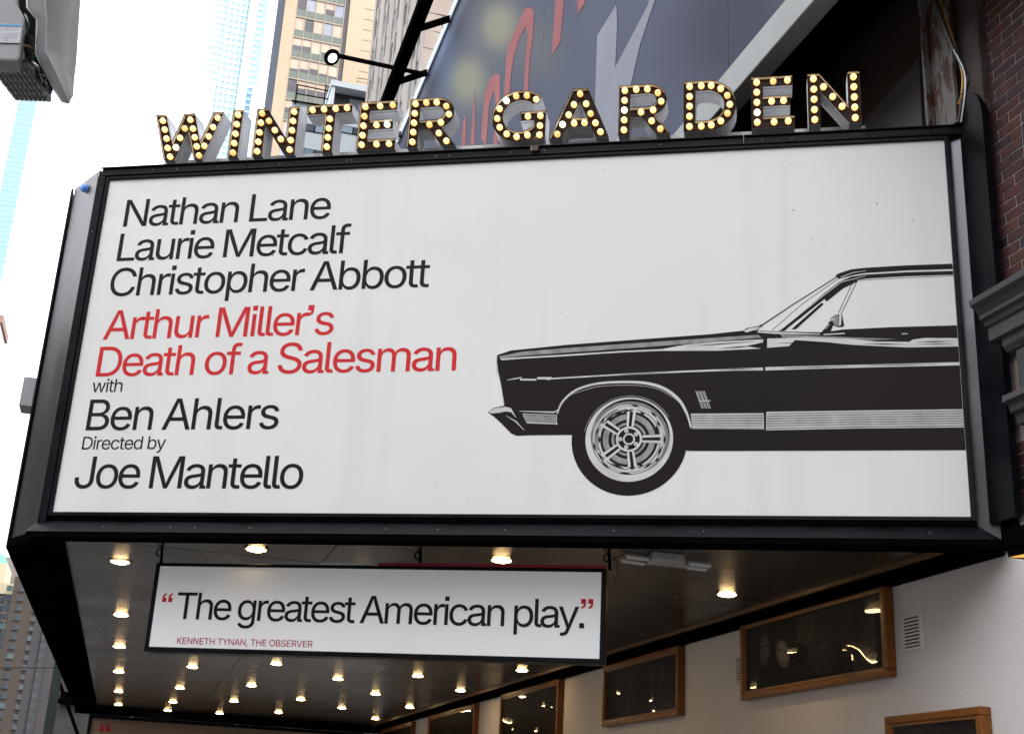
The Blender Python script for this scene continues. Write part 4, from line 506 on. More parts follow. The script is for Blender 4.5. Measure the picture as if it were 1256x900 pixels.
cstroke(dk, [(940.6, 412), (938.2, 417), (937.2, 428)], [1.6, 1.4, 1.8], T3); cstroke(dk, [(937.6, 446), (937.4, 505), (938.4, 552)], [1.2, 1.4, 1.2], T3)
for k in range(22):
    t = 2*math.pi*k/22+random.uniform(-.1, .1); r = WO*random.choice((.76, .68, .81)); cx, cy = HU+r*math.cos(t), HV+r*math.sin(t); l = random.uniform(.02, .06); w_ = .008
    tx, ty = -math.sin(t), math.cos(t); nx, ny = math.cos(t), math.sin(t)
    dk.prism([[(cx-tx*l, cy-ty*l), (cx+nx*w_, cy+ny*w_), (cx+tx*l, cy+ty*l), (cx-nx*w_, cy-ny*w_)]], lambda a_, c_, d: SP(a_, c_, d), None, T3)
dk.build('car_shade_print', M_carbody, mq, label='fine dark lines of the printed car', kind='stuff')

# ------------------------------------------------------------------ bulb letters on the roof edge
LH, TH, LD = .430, .083, -.18
def arc(cx, cy, r, a0, a1, n=12): return [(cx+r*math.cos(math.radians(a0+(a1-a0)*k/n)), cy+r*math.sin(math.radians(a0+(a1-a0)*k/n))) for k in range(n+1)]
def pxs(L, ox, oy, s): return [sg(ox+x/s, oy+y/s) for x, y in L]
W_out = pxs([(14, 178), (115, 178), (172, 462), (305, 168), (408, 163), (462, 462), (605, 153), (705, 150), (480, 635), (400, 632), (341, 338), (195, 645), (90, 638)], 190, 120, 8.37)
W_b = pxs([(80, 235), (100, 328), (118, 420), (130, 515), (155, 605), (215, 510), (258, 412), (305, 317), (363, 225), (390, 317), (408, 408), (428, 500), (452, 592), (508, 495), (552, 400), (598, 303), (645, 207)], 190, 120, 8.37)
def norm(L, u, bs): return [(a-u, v-bs) for a, v in L]
def lerp(a, c, n): return [(a[0]+(c[0]-a[0])*k/(n-1), a[1]+(c[1]-a[1])*k/(n-1)) for k in range(n)]
E_out = [(0, 0), (.315, 0), (.315, .085), (.085, .085), (.085, .178), (.285, .178), (.285, .260), (.085, .260), (.085, .348), (.305, .348), (.305, LH), (0, LH)]
E_b = lerp((.042, .045), (.042, .388), 5)+[(.165, .390), (.270, .392), (.150, .219), (.238, .219), (.165, .043), (.268, .043)]
R_out = [(0, 0), (.083, 0), (.083, .15), (.175, .15), (.285, 0), (.390, 0), (.268, .163)]+arc(.225, .292, .138, -62, 90, 10)+[(0, LH)]
R_hole = [(.085, .230), (.085, .352), (.225, .352)]+arc(.225, .291, .061, 80, -80, 8)+[(.225, .230)]
R_b = lerp((.042, .045), (.042, .388), 5)+[(.130, .392), (.215, .390), (.296, .352), (.322, .278), (.262, .205), (.170, .192), (.252, .112), (.318, .038)]
N_out = [(0, 0), (.083, 0), (.083, .290), (.277, 0), (.36, 0), (.36, LH), (.277, LH), (.277, .140), (.083, LH), (0, LH)]
N_b = lerp((.042, .040), (.042, .388), 5)+lerp((.110, .316), (.232, .140), 3)+lerp((.318, .040), (.318, .388), 5)
T_out = [(.158, 0), (.243, 0), (.243, .350), (.378, .350), (.378, LH), (0, LH), (0, .350), (.158, .350)]
T_b = [(.045, .390), (.142, .390), (.240, .390), (.335, .390), (.200, .300), (.200, .215), (.200, .130), (.200, .045)]
I_out = [(0, 0), (.083, 0), (.083, LH), (0, LH)]; I_b = lerp((.042, .040), (.042, .388), 5)
A_out = [(0, 0), (.095, 0), (.135, .095), (.320, .095), (.360, 0), (.457, 0), (.286, LH), (.170, LH)]
A_hole = [(.168, .170), (.290, .170), (.229, .325)]
A_b = [(.228, .385), (.183, .292), (.278, .292), (.145, .205), (.315, .205), (.100, .122), (.355, .122), (.062, .042), (.396, .042), (.190, .128), (.270, .128)]
D_out = [(0, 0)]+[(.17, 0)]+arc(.175, .215, .215, -85, 85, 14)+[(.17, LH), (0, LH)]
D_hole = [(.085, .083), (.085, .347), (.17, .347)]+arc(.172, .215, .132, 80, -80, 12)+[(.17, .083)]
D_b = lerp((.042, .042), (.042, .388), 5)+[(.130, .390)]+arc(.168, .215, .175, 78, -78, 6)+[(.130, .040)]
G_out = arc(.225, .222, .226, 44, 322, 26)+[(.425, .01), (.425, .255), (.225, .255), (.225, .178), (.335, .178)]+arc(.225, .222, .142, 322, 44, 22)
G_b = arc(.225, .222, .184, 50, 290, 9)+[(.383, .046), (.383, .128), (.383, .214), (.285, .214)]
bulb_mb = MB(); bulb_mb.lathe([(.012, -.006), (.015, .004), (.021, .014), (.0245, .028), (.022, .041), (.012, .050), (0, .053)], (0, 0, 0), N, 12)
bulb_mb.m = [1 if i < 24 else 0 for i in range(len(bulb_mb.f))]
ME_bulb = local_mesh(bulb_mb, 'bulb', [M_bulb, M_amber], True); bulb_mb.m = [0]*len(bulb_mb.f); ME_bulb2 = local_mesh(bulb_mb, 'bulb_bright', M_bulb2, True)
sk = MB(); sk.lathe([(.024, 0), (.024, .006), (.015, .010), (.0, .010)], (0, 0, 0), N, 10); ME_sock = local_mesh(sk, 'socket', M_sock, True)
M_bulb3 = mat('bulb_glass_dim', (.75, .58, .34), .15, var=.0, emit=(1, .52, .14), estr=.52); ME_bulb3 = local_mesh(bulb_mb, 'bulb_dim', M_bulb3, True); RB = random.Random(5)
def big_letter(ch, u, bs, loops, bulbs, label, bright=()):
    t = thing('marquee_letter', label, 'sign letter', SP(u, bs, -.09), 'bulb-lit letters of the theatre name')
    f = lambda a, c, d: SP(u+a, bs+c, d)
    m = MB(); m.prism(loops, f, -.036, -.030); m.build('face', M_face, t)
    m = MB(); m.walls(loops, f, LD, .0); m.prism(loops, f, None, LD-.001); m.build('metal_return', M_return, t)
    m = MB()
    for L in loops:
        n = len(L)
        for i in range(n):
            a, c = Vector(L[i]), Vector(L[(i+1) % n])
            if (a-c).length < 1e-4: continue
            m.tube([f(a.x, a.y, .001), f(c.x, c.y, .001)], .0026, 4)
    m.build('edge_bead', M_rim, t)
    for i, (a, c) in enumerate(bulbs):
        inst('bulb', ME_bulb2 if i in bright else ME_bulb3 if RB.random() < .13 else ME_bulb, t, f(a, c, -.029), (random.uniform(-.06, .06), random.uniform(-.06, .06), 0))
        inst('bulb_socket', ME_sock, t, f(a, c, -.0295))
LB = 'bulb-lit marquee letter, '
def bs_(u): return 4.943+.0052*u
big_letter('W', .312, bs_(.3), [norm(W_out, .312, bs_(.3))], norm(W_b, .312, bs_(.3)), 'W, '+LB+'first letter at the far left', (5,))
big_letter('I', 1.000, bs_(1.), [I_out], I_b, 'I, '+LB+'between the W and the first N')
big_letter('N', 1.207, bs_(1.2), [N_out], N_b, 'N, '+LB+'between the I and the T')
big_letter('T', 1.636, bs_(1.6), [T_out], T_b, 'T, '+LB+'between the first N and the first E')
big_letter('E', 2.083, bs_(2.1), [E_out], E_b, 'E, '+LB+'between the T and the first R', (8,))
big_letter('R', 2.499, bs_(2.5), [R_out, R_hole], R_b, 'R, '+LB+'last of the first word')
big_letter('G', 3.172, bs_(3.2), [G_out], G_b, 'G, '+LB+'first of the second word', (3,))
big_letter('A', 3.632, bs_(3.8), [A_out, A_hole], A_b, 'A, '+LB+'between the G and the second R', (5,))
big_letter('R', 4.165, bs_(4.2), [R_out, R_hole], R_b, 'R, '+LB+'between the A and the D', (2,))
big_letter('D', 4.660, bs_(4.7), [D_out, D_hole], D_b, 'D, '+LB+'between the second R and the second E')
big_letter('E', 5.162, bs_(5.1), [E_out], E_b, 'E, '+LB+'between the D and the last N', (1,))
big_letter('N', 5.578, bs_(5.5), [[(a*1.05, c) for a, c in N_out]], [(a*1.05, c) for a, c in N_b], 'N, '+LB+'last letter at the far right')

# ------------------------------------------------------------------ hanging sign under the marquee
hs_off = -.404; hu, hz, hw, hh = .683, 1.0699, 3.425, .6595
hs = thing('hanging_sign', 'white hanging sign with a play quote in black under the marquee', 'sign', SP(hu+hw/2, hz, hs_off-.07))
b = MB(); rect_sheet(b, hu+.035, hu+hw-.035, hz+.035, hz+hh-.025, hs_off-.006); b.build('sign_panel', mat('faint_glow_acrylic', (.79, .79, .795), .4, var=.03, scale=1.5, emit=(1, 1, 1), estr=.05), hs)  # panel material carries a faint white emission of its own
b = MB()
b.sbox(hu, hu+.034, hz, hz+hh, hs_off-.14, hs_off); b.sbox(hu+hw-.034, hu+hw, hz, hz+hh, hs_off-.14, hs_off)
b.sbox(hu+.034, hu+hw-.034, hz, hz+.034, hs_off-.14, hs_off); b.sbox(hu+.034, hu+hw-.034, hz+hh-.024, hz+hh, hs_off-.14, hs_off); b.sbox(hu+.034, hu+hw-.034, hz+.034, hz+hh-.024, hs_off-.14, hs_off-.06)
b.build('sign_frame', M_blk, hs, bevel=.004)
b = MB(); b.sbox(hu+1.75, hu+hw-.002, hz+hh+.001, hz+hh+.022, hs_off-.05, hs_off+.003); b.build('red_edge_strip', mat('magenta_strip', (.30, .012, .045), .3, var=.15), hs)
b = MB(); b.sbox(hu+1.30, hu+1.68, hz+hh+.001, hz+hh+.014, hs_off-.05, hs_off+.003); b.build('white_edge_strip', M_white, hs)
def hp(x, y): return sg(x, y, hs_off)
def hline(txt, xa, ya, xb, yb, ytop, m, xs=1.0):
    a, va = hp(xa, ya); c, vb = hp(xb, yb); cap = hp(xa, ytop)[1]-va
    return lettering(txt, a, c, (va+vb)/2, cap, hs_off-.002, m, hs)
hline('The greatest American play.', 214, 759.5, 716.5, 768.5, 727, M_ink)
b = MB()
for txt, xa, xb, yt in (('“', 198.5, 211, 727), ('”', 712.5, 727.5, 734)):
    a, c = hp(xa, yt+10), hp(xb, yt+10); cap = (c[0]-a[0])/250.0*509; s_ = cap/509
    gv, gf = gfill(txt); mnx = min(p[0] for p in gv); mxy = max(p[1] for p in gv); s_ = (c[0]-a[0])/(max(p[0] for p in gv)-mnx)
    b.add([SP(a[0]+(p[0]-mnx)*s_, hp(xa, yt)[1]+(p[1]-mxy)*s_, hs_off-.002) for p in gv], gf)
b.build('lettering', M_red, hs, label='red quotation marks')
hline('KENNETH TYNAN, THE OBSERVER', 216.5, 790, 383, 792, 782.3, M_red2)
for x, y0, y1 in ((192.5, 664, 690), (512, 669, 692), (745.5, 670, 694)):
    a = hp(x, y1); hk = thing('sign_hanger', 'dark chain hanger at the %s of the hanging sign' % ('left end' if x < 300 else 'middle' if x < 600 else 'right end'), 'hanger', SP(a[0], 1.85, hs_off-.05), 'chain hangers of the quote sign')
    m = MB(); m.tube([SP(a[0], 1.855, hs_off-.05), SP(a[0]+.01, hz+hh-.0, hs_off-.05)], .012, 6); m.build('hanger_rod', M_blk2, hk)
    m = MB(); c = SP(a[0]-.012, 1.815, hs_off-.035); m.tube([c+U*.022*math.cos(t)+ZZ*.028*math.sin(t) for t in [k*math.pi/6 for k in range(13)]], .006, 5); m.build('eye_ring', M_blk2, hk)
b = MB(); a = hp(747, 676); p = SP(a[0], 1.84, hs_off-.02)
b.tube([p, p+U*.05-ZZ*.04, p+U*.065-ZZ*.12, p+U*.045-ZZ*.2, p+U*.01-ZZ*.24], .004, 5); setp(b.build('loose_wire', M_cab, origin=p), 'thin dark wire looping beside the right hanger of the hanging sign', 'wire')

# ------------------------------------------------------------------ lamps of the soffit
lm = MB(); lm.lathe([(.070, .0), (.092, -.0005), (.094, -.006), (.082, -.009), (.074, -.006)], (0, 0, 0), (0, 0, 1), 24); ME_trim = local_mesh(lm, 'trim_ring', M_trim, True)
lm = MB(); lm.lathe([(.075, -.004), (.070, -.012), (.048, -.019), (.0, -.022)], (0, 0, 0), (0, 0, 1), 20); ME_lens = local_mesh(lm, 'lamp_lens', M_lens, True)
colx = [-.235, .745, 1.775, 2.80, 3.705, 4.70]
pos = [[10.845, 14.057, 17.03, 20.41, 24.08, 27.35], [9.72, 12.6, 15.7, 18.84, 22.44, 25.62, 28.0], [14.2, 17.56, 21.0, 24.36, 27.8], [15.4, 18.9, 22.9, 26.37], [14.2, 17.63, 20.8], [15.99, 19.18, 22.83, 26.15]]
extra = [(2.496, 9.158), (4.526, 9.576), (1.75, 11.0), (2.8, 12.3), (3.9, 12.2), (3.7, 24.1)]
cn = ['first', 'second', 'third', 'fourth', 'fifth', 'sixth', 'seventh']
def downlight(x, y, label):
    t = thing('downlight', label, 'ceiling light', (x, y, SOF), 'round downlights in the marquee soffit')
    inst('trim_ring', ME_trim, t, (x, y, SOF)); inst('lamp_lens', ME_lens, t, (x, y, SOF))
for ci, (x, L) in enumerate(zip(colx, pos)):
    for k, y in enumerate(L):
        downlight(x+random.uniform(-.01, .01), y, 'round warm soffit lamp, %s from the billboard in the %s row counted from the street' % (cn[k], cn[ci]))
for (x, y), s_ in zip(extra, ('just above the hanging sign near its right half', 'alone near the wall at the right', 'behind the left half of the hanging sign', 'behind the middle of the hanging sign', 'behind the right half of the hanging sign', 'small among the far lamps by the wall')):
    downlight(x, y, 'round warm soffit lamp '+s_)
# fluorescent batten
q = [on_z(x, y, 1.80) for x, y in ((801, 684.5), (839, 688.5), (842, 697), (792, 692))]
ft = thing('strip_light', 'dusty twin tube light fitting on the soffit right of the hanging sign', 'light fixture', (q[0]+q[2])/2)
b = MB(); b.hexa(*[Vector((p.x, p.y, 1.80)) for p in q], *[Vector((p.x, p.y, 1.853)) for p in q]); b.build('fitting_body', mat('dusty_white_metal', (.42, .42, .43), .5, var=.2), ft, bevel=.006)
for a, c in (((768, 682.2), (796, 685.4)), ((762.5, 686.8), (790, 690.8)), ((845, 690.3), (871, 693.6)), ((842, 695), (866, 698))):
    p1, p2 = on_z(*a, 1.815), on_z(*c, 1.815); m = MB(); m.tube([p1, p2], .017, 8); m.build('tube_lamp', mat('dusty_tube', (.6, .6, .6), .4, var=.1) if a[0] == 768 else bpy.data.materials['dusty_tube'], ft, smooth=True)

# ------------------------------------------------------------------ far hanging board at the other end of the marquee
fb = thing('far_hanging_board', 'hanging board tinted by warm lamplight in a black frame beyond the far end of the soffit', 'sign', (2, 29.2, 1.2))
F0, F1 = on_y(113, 882, 29.0), on_y(400, 900, 29.0)
zt = (F0.z+F1.z)/2+.02
b = MB(); b.box(F0.x, F0.x+6.0, 29.0, 29.12, zt-1.3, zt); b.build('board_panel', mat('lamplit_board', (.30, .22, .17), .5, var=.06), fb)  # warm light of the soffit lamps is put into the board colour
b = MB(); b.box(F0.x-.07, F0.x, 28.96, 29.16, zt-1.35, zt+.07); b.box(F0.x, F0.x+6.0, 28.96, 29.16, zt, zt+.07); b.build('board_frame', M_blk, fb)
for k in range(9):
    x = F0.x+.2+k*.55; m = MB(); m.tube([(x, 29.05, zt+.07), (x+random.uniform(-.12, .12), 29.0, 1.72)], .018, 6); m.build('hanger_rod', M_steel if k % 2 else M_blk2, fb)
m = MB()
gv, gf = gfill('“'); m.add([(F0.x+.16+p[0]*.0009, 28.995, zt-.55+p[1]*.0009) for p in gv], gf)
m.build('quote_mark', M_red, fb)

# ------------------------------------------------------------------ ground
M_pave = mat('pavement', (.12, .115, .11), .85, var=.12, scale=.8, bump=.15); M_asph = mat('asphalt', (.05, .05, .052), .85, var=.2, scale=1.5, bump=.2)
G0 = -EYE/S
b = MB(); b.add([(-900, -900, G0-.18), (900, -900, G0-.18), (900, 1500, G0-.18), (-900, 1500, G0-.18)], [(0, 1, 2, 3)]); b.build('road', M_asph, kind='structure')
b = MB(); b.box(-3.2, 14, -40, 140, G0-.17, G0); b.build('pavement', M_pave, kind='structure')
b = MB(); b.box(-3.4, -3.2, -40, 140, G0-.17, G0-.002); b.build('kerb', mat('granite_kerb', (.3, .3, .29), .7, bump=.1), kind='structure')

# ------------------------------------------------------------------ theatre wall
WX = 5.25
tw = thing('theatre_building', 'theatre wall of white stucco, red brick and grey cornice at the right', 'building', (WX, 8, G0))
b = MB(); b.box(WX, WX+.5, 4.0, 30.5, G0, 1.96); b.build('stucco_wall', M_stucco, tw)
b = MB(); b.box(WX+.001, WX+.5, 4.0, 7.12, 1.96, 7.6); b.build('brick_backing', M_mortar, tw)
b = MB(); b.box(WX+.1, WX+.5, 7.12, 60, 1.96, 16.5); b.build('upper_wall', M_dkwall, tw)
bm_ = MB(); bm_.box(-.005, .020, 0, .226, -.0335, .0335)
MEb = []
for m_ in M_brick+[M_brickd]:
    me = local_mesh(bm_, 'brick', m_)
    MEb.append(me)
bs2 = MB(); bs2.box(-.005, .020, 0, .112, -.0335, .0335); MEh = [local_mesh(bs2, 'half_brick', m_) for m_ in M_brick+[M_brickd]]
sv_ = MB(); sv_.box(-.0055, .020, 0, .078, -.113, .113); MEs = local_mesh(sv_, 'brick', M_brickd)
# brick courses: joint pitch 0.08, stretcher pitch 0.24, running bond; near ones singly, the rest joined
stuff = MB(); cnt = 0
zb0 = 2.0
sold = (6.09, 6.45, 4.40, 4.64)
rows_n = int((7.5-zb0)/.08)
far = MB()
for r_ in range(rows_n):
    z = zb0+.04+r_*.08
    shift = .12 if r_ % 2 else 0
    y = 6.93-shift+.0
    k = 0
    if r_ % 2:
        pass
    ytop = 7.05
    cells = []
    yy = ytop-(.12 if r_ % 2 else .24)
    if r_ % 2: cells.append((ytop-.12, 1))
    else: cells.append((ytop-.24, 0))
    while cells[-1][0] > 4.2: cells.append((cells[-1][0]-.24, 0))
    for y0, half in cells:
        y1 = y0+(.12 if half else .24)
        if sold[2] < z < sold[3]:
            if y0 > sold[0]-.01 and y1 < sold[1]+.01: continue
            if y0 < sold[0]-.05 and y1 > sold[0]+.05: y1 = sold[0]; half = 1
            elif y0 < sold[1]-.05 and y1 > sold[1]+.05: y0 = sold[1]; half = 1
        if 2.50 < z < 3.42: continue
        if y0 > 5.75 and z < 6.05 and y0 < 6.82 and cnt < 290:
            mi = random.choices(range(5), (5, 5, 3, 3, 1))[0]
            me = (MEh if half else MEb)[mi]; o = inst('brick', me, tw, (WX, y0+.007, z), (random.uniform(-.006, .006), 0, random.uniform(-.004, .004))); o.location.x += random.uniform(-.0012, .0012); cnt += 1
        else: far.mi = random.randrange(4); far.box(WX-.005+random.uniform(-.001, .001), WX+.02, y0+.007, y1-.007, z-.033, z+.033)
far.build('brick_courses', M_brick, tw, kind='stuff')
for k in range(4): inst('brick', MEs, tw, (WX, 6.094+k*.09, 4.52))
# concrete pilaster, rusted post, gusset, cables between brick and marquee
b = MB(); b.box(5.19, 5.5, 6.74, 7.13, 4.9, 9.5); b.build('pilaster', M_conc, tw, label='stained concrete strip beside the brick', bevel=.008)
rp = thing('rusted_post', 'flaking white steel post with rust streaks above the marquee corner', 'post', (5.1, 7.3, 4.9))
ya_, yb_ = on_x(1167, 60, 5.10).y, on_x(1141, 60, 5.10).y
b = MB(); b.box(5.10, 5.13, ya_, yb_, 4.9, 9.5); b.build('post_web', M_rust, rp, bevel=.004); b = MB(); b.box(5.04, 5.16, yb_+.002, yb_+.03, 4.9, 9.5); b.build('post_flange', M_rust, rp)
gp = thing('gusset_panel', 'triangular grey board leaning in the dark gap above the marquee', 'panel', (5.2, 8, 4.9))
g3 = [on_x(x, y, 5.30) for x, y in ((1052, 158), (1127, 72), (1131, 158))]
b = MB(); b.add(g3+[p+Vector((.03, 0, 0)) for p in g3], [(0, 1, 2), (5, 4, 3), (0, 1, 4, 3), (1, 2, 5, 4), (2, 0, 3, 5)]); b.build('board', M_gusset, gp)
def cable(pts, X, r, m_, name, label, cat='cable', n=6):
    P = [on_x(x, y, X) for x, y in pts]; Q = []
    for i in range(len(P)-1):
        for k in range(5):
            t = k/5; a = P[max(i-1, 0)]; b_ = P[i]; c = P[i+1]; d = P[min(i+2, len(P)-1)]
            Q.append(.5*((2*b_)+(c-a)*t+(2*a-5*b_+4*c-d)*t*t+(3*b_-a-3*c+d)*t**3))
    Q.append(P[-1]); m = MB(); m.tube(Q, r, n); return setp(m.build(name, m_, origin=P[0], smooth=True), label, cat)
cable([(1148, -8), (1158, 22), (1170, 55), (1179, 80), (1182, 98), (1180, 118), (1176, 128)], 4.98, .014, M_yel, 'conduit', 'yellow conduit curving down beside the rusted post')
cable([(1146, -8), (1156, 24), (1166, 50), (1178, 76), (1187, 98), (1182, 118), (1177, 150)], 4.95, .017, M_cab, 'power_cable', 'thick black cable running down to the marquee corner')
cable([(1170, 62), (1182, 85), (1184, 110), (1179, 150)], 4.92, .006, M_steel, 'thin_cable', 'thin pale cable beside the yellow conduit')
# cornice and panel over a window in the brick
cy0, cy1 = 4.0, 6.80
cor = MB()
prof = [(5.25, 3.74), (4.985, 3.72), (4.99, 3.665), (5.03, 3.63), (5.06, 3.585), (5.055, 3.55), (5.085, 3.53), (5.10, 3.49), (5.12, 3.485), (5.12, 3.36), (5.155, 3.35), (5.16, 3.28), (5.19, 3.23), (5.25, 3.22)]
prof = [(x, 3.45-(3.74-z)*.75) for x, z in prof]; cor.prism([prof], lambda a, c, d: Vector((a, d, c)), cy0, cy1); cor.build('cornice', M_cornice, tw, bevel=.004)
b = MB(); b.box(5.20, 5.27, cy0, 6.64, 2.70, 3.06); b.build('frieze_panel', M_cornice, tw)
b = MB(); pr2 = [(5.25, 2.96), (5.08, 2.955), (5.075, 2.88), (5.12, 2.86), (5.13, 2.78), (5.17, 2.76), (5.18, 2.66), (5.25, 2.65)]; pr2 = [(x, 2.74-(2.96-z)*.6) for x, z in pr2]; b.prism([pr2], lambda a, c, d: Vector((a, d, c)), cy0, 6.66); b.build('lower_moulding', M_cornice, tw, bevel=.004)
b = MB(); b.box(5.205, 5.24, 6.80, 7.05, 1.87, 4.98); b.build('black_cover_strip', M_blk2, tw)
b = MB(); e = [(6.72, 1.97), (6.98, 1.97), (6.98, 5.12)]+[(6.98-.26*math.sin(t), 4.86+.28*math.cos(t)) for t in [k*math.pi/12 for k in range(1, 7)]]
b.prism([e], lambda a, c, d: Vector((d, a, c)), 5.150, 5.204); b.build('black_side_panel', M_blk, tw, bevel=.006)
b = MB()
for k in range(9): a = random.uniform(0, 1); b.box(5.13, 5.148, 6.75+.2*random.random(), 6.765+.2*random.random(), 2.0+2.6*random.random(), 2.03+2.6*random.random()) if 0 else None
# black wall lantern with warm underside
la = thing('wall_lantern', 'black domed wall lamp glowing orange below at the right edge', 'lamp', (5.2, 6.5, 1.9))
LX = 4.95
pl = [on_x(x, y, LX) for x, y in ((1231, 672), (1230, 662), (1234, 652), (1243, 646), (1262, 640), (1300, 630), (1300, 668), (1262, 668))]
b = MB(); n_ = len(pl); b.add(pl+[p+Vector((.3, 0, 0)) for p in pl], [tuple(range(n_)), tuple(range(2*n_-1, n_-1, -1))]+[(i, (i+1) % n_, (i+1) % n_+n_, i+n_) for i in range(n_)]); b.build('lamp_hood', M_blk2, la, bevel=.008)
pl = [on_x(x, y, LX+.01) for x, y in ((1234, 672.5), (1262, 667), (1300, 659), (1300, 672), (1262, 681), (1237, 683.5))]
b = MB(); n_ = len(pl); b.add(pl+[p+Vector((.28, 0, 0)) for p in pl], [tuple(range(n_)), tuple(range(2*n_-1, n_-1, -1))]+[(i, (i+1) % n_, (i+1) % n_+n_, i+n_) for i in range(n_)]); b.build('lamp_skirt', M_blk2, la)
pl = [on_x(x, y, LX-.004) for x, y in ((1238, 683.0), (1254, 679.8), (1300, 671), (1300, 674), (1254, 683.2))]
b = MB(); n_ = len(pl); b.add(pl+[p+Vector((.02, 0, 0)) for p in pl], [tuple(range(n_)), tuple(range(2*n_-1, n_-1, -1))]); b.build('lamp_glass', mat('amber_glass', (.8, .4, .1), .3, var=0, emit=(1, .36, .05), estr=.35), la)
# vents
for X, px, nm in (((1106, 757), (1132, 754), 0), ) and []: pass
def vent(c, label, wy, hz_):
    t = thing('wall_vent', label, 'vent', (WX, c[0], c[1]), 'louvred vents on the white wall')
    m = MB(); y0, y1, z0, z1 = c[0]-wy/2, c[0]+wy/2, c[1]-hz_/2, c[1]+hz_/2
    m.box(5.232, 5.249, y0, y0+.02, z0, z1); m.box(5.232, 5.249, y1-.02, y1, z0, z1); m.box(5.232, 5.249, y0+.02, y1-.02, z0, z0+.02); m.box(5.232, 5.249, y0+.02, y1-.02, z1-.02, z1); m.build('vent_frame', M_stucco, t)
    m = MB(); m.box(5.246, 5.2495, y0+.02, y1-.02, z0+.02, z1-.02); m.build('vent_back', M_pdark, t)
    for k in range(8):
        z = z0+.03+k*(hz_-.05)/8; m = MB(); m.box(5.236, 5.2445, y0+.02, y1-.02, z, z+.014); m.build('slat', M_stucco, t)
a, c = on_x(1119, 755, WX), on_x(1119, 796, WX); vent((a.y, (a.z+c.z)/2), 'white louvred vent right of the large framed photograph', .24, .25)
a, c = on_x(911, 806, WX), on_x(911, 836, WX); vent((a.y-.0, (a.z+c.z)/2), 'white louvred vent half hidden left of the large framed photograph', .26, .25)
